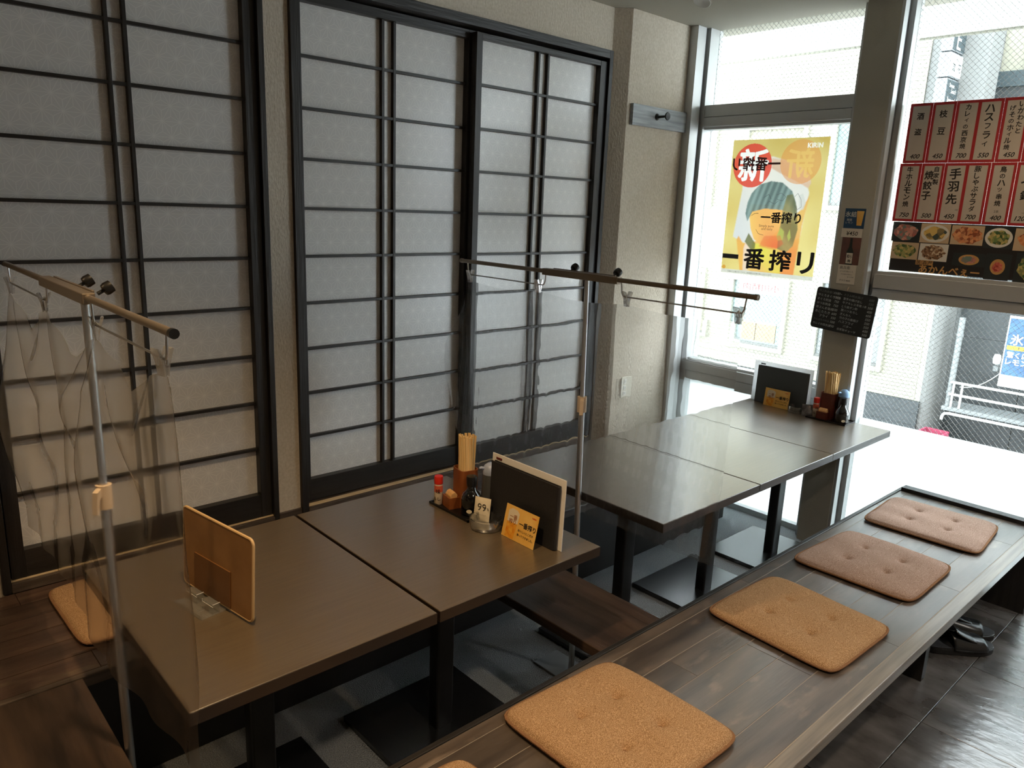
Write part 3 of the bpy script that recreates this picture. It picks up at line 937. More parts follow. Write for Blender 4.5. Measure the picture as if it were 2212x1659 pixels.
# ================================================================== CUSHIONS
def cushion(name, label, corners, z0, th, mat, seed, pip=M_PIPING, group='flat tufted cushions on the plank bench'):
    """corners (world x, y): back-left, front-left, front-right, back-right"""
    c = [Vector((x, y)) for x, y in corners]
    ctr = sum(c, Vector((0, 0)))/4
    t = thing(name, label, 'cushion', (ctr.x, ctr.y, z0), group=group)
    rr = random.Random(seed)
    ph = [rr.uniform(0, 6) for _ in range(4)]
    lc = [p-ctr for p in c]
    btn = [(0.34, 0.33), (0.34, 0.67), (0.67, 0.33), (0.67, 0.67)]
    def outline(u, v):
        # rounded corners, slightly bowed-in sides
        a, b = 2*u-1, 2*v-1
        k = 0.055
        s = 1 - k*(a*a*b*b)**3.2*1.3
        uu = 0.5+0.5*a*s*(1-0.006*(1-b*b))
        vv = 0.5+0.5*b*s*(1-0.006*(1-a*a))
        p = (lc[0]*(1-uu)*(1-vv) + lc[3]*uu*(1-vv) + lc[1]*(1-uu)*vv + lc[2]*uu*vv)
        return p
    def top(u, v):
        p = outline(u, v)
        a, b = abs(2*u-1), abs(2*v-1)
        e = (1-a**5)*(1-b**5)
        h = th*0.34 + th*0.66*max(e, 0)**0.36
        for bu, bv in btn:
            d2 = ((u-bu)**2+(v-bv)**2)
            h -= th*0.42*exp(-d2/0.0007) + th*0.20*exp(-d2/0.006)
        h += 0.0016*sin(9*u+ph[0])*sin(7*v+ph[1]) + 0.0012*sin(17*u+ph[2]+5*v)
        return (p.x, p.y, h)
    def bot(u, v):
        p = outline(u, v)
        a, b = abs(2*u-1), abs(2*v-1)
        e = (1-a**6)*(1-b**6)
        return (p.x, p.y, 0.0012 + th*0.32*(1-max(e, 0)**0.3))
    mb = MB().grid(top, 64, 64, flip=True).grid(bot, 16, 16)
    mb.build('cover', mat, t, smooth=True, ang=80)
    ring = []
    n = 22
    for i in range(n): ring.append((i/n, 0))
    for i in range(n): ring.append((1, i/n))
    for i in range(n): ring.append((1-i/n, 1))
    for i in range(n): ring.append((0, 1-i/n))
    pts = []
    for u, v in ring:
        p = outline(u, v)
        pts.append((p.x*1.010, p.y*1.010, th*0.34))
    MB().tube(pts, 0.0042, 7, closed=True).build('piping', pip, t, smooth=True)
    for bu, bv in btn:
        q = top(bu, bv)
        MB().lathe([(0.0085, 0.0), (0.009, 0.002), (0.006, 0.0042), (0, 0.005)], 12).build('button', pip, t, smooth=True, loc=(q[0], q[1], q[2]))
    return t
ZB = 0.4008
cushion('floor_cushion', 'tan cushion nearest the camera, mostly cut off at the bottom edge', [(0.56, -1.37), (0.55, -1.80), (0.93, -1.80), (0.935, -1.375)], ZB, 0.038, M_CUSHION, 1)
cushion('floor_cushion', 'large orange-tan cushion in front of the black menu table', [(1.098, -1.318), (1.105, -1.752), (1.515, -1.765), (1.508, -1.340)], ZB, 0.038, M_CUSHION, 2)
cushion('floor_cushion', 'tan cushion between the orange-tan cushion and the two daylight-tinted ones', [(1.975, -1.352), (1.955, -1.792), (2.356, -1.803), (2.382, -1.368)], ZB, 0.032, M_CUSHION, 3)
cushion('floor_cushion', 'tan cushion in daylight tint, second from the window end of the bench', [(2.566, -1.339), (2.578, -1.776), (3.008, -1.771), (3.022, -1.362)], ZB, 0.030, M_CUSHION_DAY, 4)
cushion('floor_cushion', 'tan cushion in daylight tint closest to the window at the bench end', [(3.186, -1.345), (3.202, -1.797), (3.610, -1.760), (3.588, -1.325)], ZB, 0.030, M_CUSHION_DAY, 5)
cushion('floor_cushion', 'tan cushion on the back bench behind the smoky vinyl sheet', [(0.375, 0.07), (0.385, -0.345), (0.79, -0.345), (0.79, 0.07)], ZB, 0.032, M_CUSHION, 6)

# ================================================================== PARTITION STANDS, CLIPS, SHEETS
def stand(label, x, ypole, ya, yb, br0, br1, knobs, rods, lean, base, cap):
    t = thing('screen_stand', label, 'stand', (x, ypole, 0))
    zt = 1.462
    P0, P1 = Vector((0, lean, 0.01)), Vector((0, 0, zt))
    at = lambda z: P0.lerp(P1, (z-0.01)/(zt-0.01))
    MB().tube([P0, at(1.01)], 0.0105, 14).build('lower_pole', M_STEEL, t, smooth=True)
    MB().tube([at(1.0), P1], 0.0082, 14).build('upper_pole', M_STEEL, t, smooth=True)
    c = at(1.025)
    col_ = MB().tube([at(0.998), at(1.052)], 0.0165, 16).build('collar', M_IVORY, t, smooth=True)
    MB().prism([(-0.016, 0.024), (-0.03, 0.018), (-0.036, -0.03), (-0.030, -0.034), (-0.023, 0.0), (-0.014, 0.006)], -0.006, 0.006,
               Matrix.Translation(c) @ Matrix.Rotation(radians(90), 4, 'X') @ Matrix.Rotation(radians(40), 4, 'Y')).build('lever', M_IVORY, t)
    MB().tube([(0, ya-ypole, zt), (0, yb-ypole, zt)], 0.0075, 14).build('cross_bar', M_ROD, t, smooth=True)
    for ye, s in ((ya, 1), (yb, -1)):
        MB().tube([(0, ye-ypole-0.004*s, zt), (0, ye-ypole+0.007*s, zt)], 0.0086, 14).build('end_cap', M_BLACKP if cap else M_ROD, t, smooth=True)
    MB().box(-0.012, br0-ypole, zt-0.013, 0.014, br1-ypole, zt+0.010).build('bracket', M_ROD, t, bevel=0.002)
    MB().box(0.014, br0-ypole-0.03, zt-0.004, 0.020, br1-ypole+0.03, zt+0.012).build('back_strip', M_ROD, t, bevel=0.001)
    for y in knobs:
        kb = MB().lathe([(0.004, 0), (0.004, 0.012), (0.012, 0.014), (0.014, 0.02), (0.013, 0.032), (0, 0.034)], 10, m=Matrix.Translation(Vector((0.018, y-ypole, zt+0.008))) @ Matrix.Rotation(radians(60), 4, 'Y')).build('knob', M_BLACKP, t, smooth=True)
    for y0, y1 in rods:
        zr = 1.412
        MB().tube([(0, y0-ypole, zt-0.004), (0, y0-ypole-0.004, zr+0.012), (0, y0-ypole-0.010, zr+0.002), (0, y0-ypole-0.018, zr), (0, y1-ypole+0.018, zr),
                   (0, y1-ypole+0.010, zr+0.002), (0, y1-ypole+0.004, zr+0.012), (0, y1-ypole, zt-0.004)], 0.0024, 8).build('hanging_rod', M_STEEL, t, smooth=True)
    MB().box(base[0]-x, base[1]-ypole, 0, base[2]-x, base[3]-ypole, 0.008).build('base_plate', M_GREYPLATE, t, bevel=0.002)
    return t
X1, X2 = 0.361, 1.846
stand('silver stand with bronze bar carrying the smoky vinyl sheet, near the left edge', X1, -0.80, 0.045, -1.319, -0.44, -0.83, (-0.68, -0.83), ((0.0, -0.46), (-0.85, -1.29)), -0.05, (0.30, -0.98, 0.42, -0.66), True)
stand('silver stand with bronze bar carrying the clear vinyl sheet, between the table pairs', X2, -0.862, -0.20, -1.483, -0.66, -1.0, (-0.77, -0.96), ((-0.235, -0.67), (-1.01, -1.455)), -0.04, (1.775, -1.0, 1.90, -0.775), False)

def clip_meshes():
    out = []
    for s in (-1, 1):
        mb = MB()
        # one jaw: wide squeeze tab above, narrow waist, gripping jaw below
        prof = [(0.012*s, 0.024), (0.009*s, 0.022), (0.003*s, 0.002), (0.0018*s, -0.022), (0.004*s, -0.024), (0.007*s, -0.002), (0.0145*s, 0.022)]
        mb.prism(prof if s > 0 else prof[::-1], -0.011, 0.011, Matrix.Rotation(radians(90), 4, 'X'))
        out.append(mb.mesh('jaw'))
    mb = MB().tube([(-0.006, -0.004, 0.006), (0.0, -0.004, 0.012), (0.006, -0.004, 0.006), (0.006, -0.004, -0.006), (0.006, 0.004, -0.006), (0.006, 0.004, 0.006), (0, 0.004, 0.012), (-0.006, 0.004, 0.006), (-0.006, 0.004, -0.006)], 0.0014, 6)
    out.append(mb.mesh('spring', True))
    for m_, mt in zip(out, (M_CLIP, M_CLIP, M_STEEL)):
        m_.materials.append(mt)
    return out
CLIPS = clip_meshes()
def clip(label, x, y, group, rz):
    t = thing('clip', label, 'clip', (x, y, 1.406), (0, 0, rz), group)
    for nm, me in zip(('jaw', 'jaw', 'spring'), CLIPS):
        o = bpy.data.objects.new(nm, me); COL.objects.link(o); o.parent = t
pos = ('clip at the wall end of the rod over the smoky sheet', 'clip left of the pole over the smoky sheet', 'clip right of the pole over the smoky sheet', 'clip under the black end cap over the smoky sheet')
CY1 = (-0.012, -0.42, -0.872, -1.262)
for l, y in zip(pos, CY1):
    clip('clear plastic '+l, X1, y, 'clips on the near stand', random.uniform(-0.5, 0.5))
pos = ('clip at the wall end of the rod over the clear sheet', 'clip left of the pole over the clear sheet', 'clip right of the pole over the clear sheet', 'clip at the window end of the rod over the clear sheet')
CY2 = (-0.252, -0.632, -1.036, -1.436)
for l, y in zip(pos, CY2):
    clip('clear plastic '+l, X2, y, 'clips on the far stand', random.uniform(-0.4, 0.4))

def sheet1(u, v):
    # u: wall side -> room side, v: top -> bottom
    y0 = 0.03 + 0.075*min(1, v*2.2)
    y1 = -1.300 - 0.038*min(1, v*2)
    y = y0+(y1-y0)*u
    ztop = 1.386
    d = 9
    for yc in CY1:
        d = min(d, abs(y-yc))
    sag = 0.075*min(1.0, (d/0.2))**1.3*(1-v)**2
    if y < CY1[3]:
        sag += 0.25*(CY1[3]-y)*(1-v)**3
    z = ztop - sag*(1.0) - (ztop-0.632)*v
    x = X1-0.002-0.030*min(1, v*7)*exp(-((y+0.80)/0.24)**2)
    # folds fanning out from the clips, deepest in mid-sheet
    env = sin(pi*min(1, v*1.15+0.05))**0.8
    fold = 0
    for i, yc in enumerate(CY1):
        a = (y-yc)/(0.05+0.30*v)
        fold += 0.020*cos(3.1*a)*exp(-a*a*0.9)*(1 if i % 2 else -0.8)
    x += fold*env
    x += 0.010*sin(13*y+7*v)*env + 0.006*sin(31*y-5*v)*v
    # draped swags between the clips
    for ya_, yb_ in ((CY1[0], CY1[1]), (CY1[1], CY1[2]), (CY1[2], CY1[3])):
        s = (y-ya_)/(yb_-ya_)
        if 0 < s < 1:
            x += 0.011*sin(pi*s)*sin(2*pi*(v*3.2 - 0.9*sin(pi*s)))*max(0, 1-v*1.25)
    x -= 0.045*exp(-((y-0.1)/0.16)**2)*sin(pi*min(1, v*1.1))
    return (x, y, z)
s1 = MB().grid(sheet1, 150, 110).build('vinyl_sheet', M_SHEET1, smooth=True, ang=180)
tag(s1, 'smoky creased vinyl sheet clipped to the stand at the left', 'curtain')
def sheet2(u, v):
    y0 = -0.236 + 0.125*sin(pi*min(1, v*1.0))**1.0*min(1, v*3)
    y1 = -1.445+0.02*v
    y = y0+(y1-y0)*u
    z = 1.388 - (1.388-0.632)*v - 0.012*(1-v)**3*min(1, min(abs(y-c) for c in CY2)/0.15)
    x = X2 + 0.0145*min(1, v*9)
    x += (0.0020*sin(150*y+3*sin(4*v)) + 0.0022*sin(67*y+2.0*v+1) + 0.0022*sin(19*y-2*v))*min(1, 0.15+1.4*v)
    x += 0.0012*sin(70*v+9*y)
    x -= 0.03*exp(-((u)/0.05)**2)*sin(pi*min(1, v*1.4+0.02))
    return (x, y, z)
s2 = MB().grid(sheet2, 260, 70).build('vinyl_sheet', M_SHEET2, smooth=True, ang=180)
tag(s2, 'clear rippled vinyl sheet clipped to the stand between the table pairs', 'curtain')

# ================================================================== TABLE SETS
TZ = 0.7012
def tray(label, x0, x1, y0, y1):
    t = thing('tray', label, 'tray', ((x0+x1)/2, (y0+y1)/2, TZ))
    w, d = x1-x0, y1-y0
    MB().box(-w/2+0.004, -d/2+0.004, 0, w/2-0.004, d/2-0.004, 0.003).build('floor_plate', M_TRAY, t)
    mb = MB()
    for a, b, c, e in ((-w/2, -d/2, -w/2+0.004, d/2), (w/2-0.004, -d/2, w/2, d/2), (-w/2, -d/2, w/2, -d/2+0.004), (-w/2, d/2-0.004, w/2, d/2)):
        mb.box(a, b, 0.0, c, e, 0.008)
    mb.build('rim', M_TRAY, t)
ZT = TZ+0.0032
def spice(label, x, y):
    t = thing('spice_bottle', label, 'bottle', (x, y, ZT))
    MB().lathe([(0.0125, 0), (0.0145, 0.003), (0.0145, 0.066), (0.013, 0.072)], 20).build('jar', M_JAR, t, smooth=True)
    MB().lathe([(0.0148, 0.045), (0.0148, 0.067)], 20).build('red_label', M_JAR_RED, t, smooth=True)
    MB().lathe([(0.0145, 0.072), (0.0148, 0.074), (0.0148, 0.094), (0.0138, 0.098), (0, 0.0985)], 20).build('red_cap', M_REDCAP, t, smooth=True)
    # brush lettering wrapped on the jar
    mb = MB(); put_text(mb, '一味\nとうがらし'[:2], -0.003, 0.012, h=0.016, bold=0.02, line=0.9)
    put_text(mb, 'らし', 0.002, -0.014, h=0.012, bold=0.02)
    ang0 = radians(205)
    vs = []
    for a, b, c in mb.v:
        th = ang0 + a/0.0150
        vs.append((0.0150*cos(th), 0.0150*sin(th), 0.036+b))
    m2 = MB(); m2.v = vs; m2.f = mb.f
    m2.build('brush_lettering', M_INK, t)
    return t
def holder(label, x, y, mat, rz=0.0):
    t = thing('chopstick_holder', label, 'holder', (x, y, ZT), (0, 0, rz))
    h = 0.128
    outer, inner = rrect(0.066, 0.074, 0.016), rrect(0.059, 0.067, 0.013)
    n = len(outer)
    vs = [(a, b, 0) for a, b in outer]+[(a, b, h) for a, b in outer]+[(a, b, h) for a, b in inner]+[(a, b, 0.02) for a, b in inner]
    fs = [tuple(range(n-1, -1, -1)), tuple(range(3*n, 4*n))]
    for k in range(3):
        fs += [(k*n+i, k*n+(i+1) % n, (k+1)*n+(i+1) % n, (k+1)*n+i) for i in range(n)]
    MB().add(vs, fs).build('tall_box', mat, t, smooth=True)
    mb = MB()
    for b in ((-0.070, -0.026, 0, -0.0665, 0.026, 0.038), (-0.036, -0.026, 0, -0.0332, 0.026, 0.038), (-0.0665, -0.026, 0, -0.036, -0.0225, 0.038), (-0.0665, 0.0225, 0, -0.036, 0.026, 0.038), (-0.0665, -0.0225, 0, -0.036, 0.0225, 0.003)):
        mb.box(*b)
    mb.build('front_box', mat, t)
    return t
stick_src = None
def chopsticks(x, y, label, group, n, zt, seed, spread):
    global stick_src
    rr = random.Random(seed)
    if stick_src is None:
        t = bpy.data.objects.new('chopsticks', None); COL.objects.link(t); t.empty_display_size = 0.02
        for s in (-1, 1):
            MB().box(-0.0014, s*0.0023-0.0021, 0, 0.0014, s*0.0023+0.0021, 0.205).build('stick', M_CHOP, t, bevel=0.0004)
        stick_src = t
        first = True
    else:
        first = False
    k = 0
    pts = []
    for ring, cnt in ((0.0045, 3), (0.0145, 9), (0.0235, 16)):
        for i in range(cnt):
            a = 2*pi*i/cnt + ring*50
            pts.append((ring*1.0*cos(a), ring*1.15*sin(a), a))
    for (px, py, a) in pts[:n]:
        if first and k == 0:
            o = stick_src
        else:
            o = stick_src.copy(); COL.objects.link(o)
            for ch in stick_src.children:
                c = ch.copy(); COL.objects.link(c); c.parent = o
        top = rr.uniform(-0.004, 0.004)
        o.location = (x+px, y+py, ZT+zt-0.205+top)
        o.rotation_euler = (-py*spread, px*spread, a+rr.uniform(-0.3, 0.3))
        tag(o, label, 'chopsticks', group)
        k += 1
def soy(label, x, y, capmat=None):
    t = thing('soy_sauce_bottle', label, 'bottle', (x, y, ZT))
    MB().lathe([(0.028, 0), (0.033, 0.003), (0.0335, 0.045), (0.032, 0.058), (0.026, 0.071), (0.018, 0.079), (0.0145, 0.086), (0.0145, 0.096)], 32).build('body', M_SOY, t, smooth=True, ang=60)
    MB().lathe([(0.0155, 0.094), (0.0165, 0.098), (0.0178, 0.122), (0.0165, 0.127), (0, 0.1275)], 24).build('stopper', M_BLACKP, t, smooth=True)
    MB().prism(circle(0.009, 16, ry=0.0065), 0, 0.0008, Matrix.Translation(Vector((-0.0325*cos(radians(40)), -0.0325*sin(radians(40)), 0.018))) @ Matrix.Rotation(radians(-50+0), 4, 'Z') @ Matrix.Rotation(radians(90), 4, 'X')).build('cream_label', M_PACK, t)
    return t
def sauce(label, x, y, dome, body=M_GREYB):
    t = thing('sauce_dispenser', label, 'bottle', (x, y, ZT))
    MB().lathe([(0.027, 0), (0.0295, 0.003), (0.0295, 0.03), (0.0285, 0.06), (0.0265, 0.10), (0.0255, 0.122)], 28).build('body', body, t, smooth=True)
    MB().lathe([(0.0262, 0.121), (0.0265, 0.128), (0.0255, 0.138), (0.021, 0.149), (0.012, 0.156), (0, 0.158)], 28).build('domed_lid', dome, t, smooth=True)
    MB().tube([(-0.02, 0.008, 0.140), (-0.031, 0.011, 0.1445), (-0.037, 0.013, 0.1435)], [0.006, 0.0045, 0.004], 10).build('spout', dome, t, smooth=True)
    return t
def toothpicks(label, x, y, rz=0.0):
    t = thing('toothpick_packet', label, 'packet', (x, y, ZT), (0, 0, rz))
    MB().prism([(-0.011, 0.004), (0.011, 0.004), (0.013, 0.045), (0.004, 0.056), (-0.006, 0.052), (-0.0125, 0.043)], -0.020, 0.020, Matrix.Rotation(radians(90), 4, 'X')).build('paper_wrap', M_TOOTH, t, bevel=0.002)
    return t
def ashtray(label, x, y, r=0.054):
    t = thing('ashtray', label, 'ashtray', (x, y, TZ))
    n = 48
    prof = [(0.0, 0.0), (r*0.86, 0.0), (r*0.93, 0.004), (r, 0.030), (r*0.985, 0.034), (r*0.90, 0.034), (r*0.885, 0.031), (r*0.80, 0.010), (r*0.6, 0.0075), (0, 0.0075)]
    vs = []; fs = []
    for k, (rad, z) in enumerate(prof):
        for j in range(n):
            a = 2*pi*j/n
            zz = z
            if z > 0.029:
                for nt_ in (0.4, 0.4+2*pi/3, 0.4+4*pi/3):
                    d = abs((a-nt_+pi) % (2*pi)-pi)
                    zz -= 0.010*exp(-(d/0.10)**4)
            vs.append((rad*cos(a), rad*sin(a), zz))
    for k in range(len(prof)-1):
        for j in range(n):
            fs.append((k*n+j, k*n+(j+1) % n, (k+1)*n+(j+1) % n, (k+1)*n+j))
    MB().add(vs, fs).build('bowl', M_ASH, t, smooth=True, ang=50)
    return t
M_CARD = pmat('amber_card', srgb(226, 168, 70), 0.35, col2=srgb(240, 196, 110), scale=(10, 10, 10))
M_CARD_BEER = pmat('amber_beer_print', srgb(220, 130, 24), 0.35, col2=srgb(238, 176, 60), scale=(60, 60, 20))
M_FOAM = pmat('foam_print', srgb(222, 206, 178), 0.4)
M_BRUSH = pmat('brown_brush_print', srgb(150, 92, 50), 0.4)
def beer_card(label, loc, w, h, lean, rz):
    t = thing('beer_card', label, 'card', loc, (radians(90)-lean, 0, radians(-90)+rz))
    MB().box(0, 0, -0.0012, w, h, 0).build('card', M_CARD, t)
    MB().prism([(0.10*w, 0.03*h), (0.36*w, 0.02*h), (0.42*w, 0.55*h), (0.10*w, 0.55*h)], 0, 0.0002).build('printed_beer', M_CARD_BEER, t)
    MB().prism([(0.10*w, 0.50*h), (0.42*w, 0.50*h), (0.435*w, 0.82*h), (0.36*w, 0.90*h), (0.20*w, 0.92*h), (0.10*w, 0.84*h)], 0.0002, 0.0004).build('printed_foam', M_FOAM, t)
    mb = MB()
    put_text(mb, '一番\n搾り', 0.27*w, 0.60*h, h=0.30*h, z=0.0005, line=0.9, bold=0.02)
    mb.build('glass_lettering', M_BRUSH, t)
    mb = MB()
    put_text(mb, '一番搾り', 0.72*w, 0.56*h, w=0.50*w, z=0.0003, bold=0.03)
    put_text(mb, 'おいしいとこだけ', 0.70*w, 0.36*h, w=0.46*w, z=0.0003, bold=0.02)
    put_text(mb, '搾ってできました。', 0.70*w, 0.22*h, w=0.48*w, z=0.0003, bold=0.02)
    mb.build('lettering', M_INK, t)
    mb = MB(); put_text(mb, 'KIRIN', 0.87*w, 0.88*h, w=0.12*w, z=0.0003, bold=0.02)
    mb.build('maker_lettering', M_REDCAP, t)
    return t
# ---- first set, on the table nearest the middle
tray('black tray of condiments on the middle table', 1.375, 1.545, -0.845, -0.640)
spice('red capped spice bottle on the middle table tray', 1.392, -0.668)
holder('brown wooden chopstick holder on the middle table tray', 1.462, -0.722, M_BROWNBOX, radians(-12))
chopsticks(1.462, -0.722, 'disposable chopsticks standing in the brown wooden holder', 'chopsticks in the brown holder', 28, 0.236, 3, 1.3)
toothpicks('toothpick packet in the front box of the brown holder', 1.4118, -0.7115, radians(-12))
soy('glossy black soy sauce bottle on the middle table tray', 1.428, -0.795)
sauce('grey dispenser with pale blue domed lid on the middle table tray', 1.503, -0.800, M_DOME)
ashtray('clear glass ashtray in front of the black menu on the middle table', 1.400, -0.905)
pk = thing('wipe_packet', 'cream wipe packet marked 99 standing behind the ashtray', 'packet', (1.413, -0.8635, TZ+0.004), (radians(90)-0.16, 0, radians(-68)))
mb = MB()
mb.grid(lambda u, v: (0.056*(u-0.5), 0.075*v, 0.0075*(sin(pi*u)**0.6)*sin(pi*min(1, max(0, v*0.94+0.03)))**0.5), 10, 12)
mb.grid(lambda u, v: (0.056*(u-0.5), 0.075*v, -0.004*(sin(pi*u)**0.6)*sin(pi*min(1, max(0, v*0.94+0.03)))**0.5), 10, 12, flip=True)
mb.build('sachet', M_PACK, pk, smooth=True)
mb = MB(); put_text(mb, '99', 0.002, 0.046, h=0.022, z=0.0085, bold=-0.01); put_text(mb, '%', 0.023, 0.042, h=0.008, z=0.006)
put_text(mb, '抗菌ウエットティシュ', 0.002, 0.022, w=0.034, z=0.0085)
mb.build('lettering', M_INK, pk)
MB().box(-0.026, 0.006, 0.003, -0.014, 0.016, 0.0062).build('dark_mark', M_SHOE, pk)
def menu(label, loc, w, h, rz, mat, tabmat, lean=0.03, left=-0.013, back=None):
    t = thing('menu_stand', label, 'menu', loc, (radians(90)-lean, 0, radians(-90)+rz))
    MB().box(0, 0.0, 0, w, h, 0.004).build('front_cover', mat, t, bevel=0.0012)
    MB().box(0.003, 0.0, -0.010, w+0.004, h, -0.006).build('back_cover', mat, t, bevel=0.0012)
    MB().tube([(w+0.001, 0.002, -0.003), (w+0.001, h-0.002, -0.003)], 0.0055, 12).build('spine', mat, t, smooth=True)
    MB().box(left, 0.0, -0.0145, w+0.020, h+0.020, -0.0115).build('white_backing', back or M_WHITE, t, bevel=0.0006)
    MB().box(0.006, h+0.004, -0.0115, 0.032, h+0.010, -0.0098).build('tab', tabmat, t)
    return t
menu('black folder menu with white backing on the middle table', (1.449, -0.862, TZ+0.0005), 0.288, 0.198, 0.0, M_MENU, pmat('maroon_tab', srgb(96, 30, 24), 0.5))
beer_card('small amber beer card leaning by the black menu on the middle table', (1.402, -0.972, TZ+0.0005), 0.140, 0.100, 0.22, 0.0)
# ---- second set, on the table against the window
tray('black tray of condiments on the table against the window', 3.545, 3.662, -1.066, -0.865)
spice('red capped spice bottle on the window table tray', 3.589, -0.893)
holder('reddish chopstick holder on the window table tray', 3.628, -0.938, M_REDBOX)
chopsticks(3.628, -0.938, 'disposable chopsticks standing in the reddish holder by the window', 'chopsticks in the reddish holder', 26, 0.232, 5, 2.0)
toothpicks('toothpick packet in the front box of the reddish holder', 3.5768, -0.938)
soy('glossy black soy sauce bottle on the window table tray', 3.580, -1.031)
sauce('dark dispenser with sky blue domed lid on the window table tray', 3.631, -1.007, M_DOME2, M_SOY)
ashtray('clear glass ashtray on the table against the window', 3.600, -0.79, 0.047)
dp = thing('wipe_packet', 'dark wipe packet leaning at the end of the window table tray', 'packet', (3.565, -0.868, TZ+0.002), (radians(90)-0.5, 0, radians(-60)))
mb = MB()
mb.grid(lambda u, v: (0.060*(u-0.5), 0.062*v, 0.007*sin(pi*u)**0.6*sin(pi*v)**0.5+0.001), 8, 8)
mb.grid(lambda u, v: (0.060*(u-0.5), 0.062*v, -0.003*sin(pi*u)**0.6*sin(pi*v)**0.5), 8, 8, flip=True)
mb.build('sachet', M_PACK_D, dp, smooth=True)
menu('slate coloured menu with white frame on the window table', (3.632, -0.531, TZ+0.0005), 0.280, 0.200, 0.0, M_MENU2, M_INK, left=-0.030, back=pmat('white_plastic_panel', srgb(236, 236, 236), 0.5, trans=0.6))
beer_card('small amber beer card leaning by the slate menu on the window table', (3.597, -0.602, TZ+0.0005), 0.139, 0.094, 0.12, 0.0)

# ---- brown menu board in a clear stand, nearest table
bd_rot = (radians(90)-0.05, 0, radians(-90)+math.atan2(0.048, 0.297))
bd = thing('menu_board', 'tan rounded menu board standing in a clear holder on the nearest table', 'menu', (0.556, -0.695, TZ+0.0072), bd_rot)
MB().prism([(p[0]+0.151, p[1]+0.1015) for p in rrect(0.302, 0.203, 0.014, 6)], -0.006, 0.0).build('board', M_LEATHER, bd, bevel=0.0015)
mb = MB()
ring = [(p[0]+0.151, p[1]+0.1015, -0.003) for p in rrect(0.303, 0.204, 0.014, 6)]
mb.tube(ring, 0.0036, 8, closed=True)
mb.build('pale_edge', M_LEATHER_E, bd, smooth=True)
MB().box(0.055, 0.004, 0.0, 0.215, 0.098, 0.003).build('acrylic_tone', M_ACRYL_TONE, bd, bevel=0.001)  # darker rectangle painted for the board's tone behind the acrylic plate
st = thing('clear_holder', 'clear acrylic holder under the tan menu board', 'holder', (0.571, -0.83, TZ), (0, 0, bd_rot[2]+radians(90)))
mb = MB()
mb.box(-0.060, -0.062, 0.0, 0.0, 0.062, 0.0026)
mb.box(-0.060, -0.062, 0.0026, -0.0575, 0.062, 0.010)
mb.box(0.0125, -0.062, 0.0, 0.015, 0.062, 0.05)
mb.box(0.0, -0.062, 0.0, 0.0125, 0.062, 0.0026)
mb.build('tray_plate', M_ACRYL, st, bevel=0.0006)
for ya, yb in ((-0.060, -0.012), (0.012, 0.060)):
    mb = MB()
    mb.box(-0.0125, ya, 0.0026, -0.010, yb, 0.026)
    mb.box(-0.028, ya, 0.0235, -0.010, yb, 0.026)
    mb.box(-0.028, ya, 0.020, -0.0255, yb, 0.026)
    mb.build('lip', M_ACRYL, st, bevel=0.0006)
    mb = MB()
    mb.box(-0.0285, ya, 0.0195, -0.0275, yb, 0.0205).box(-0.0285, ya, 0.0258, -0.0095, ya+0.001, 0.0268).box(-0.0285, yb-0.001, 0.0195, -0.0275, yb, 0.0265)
    mb.build('edge_glint', M_WHITE, st, kind='stuff')  # white strips imitate light caught on the acrylic edges

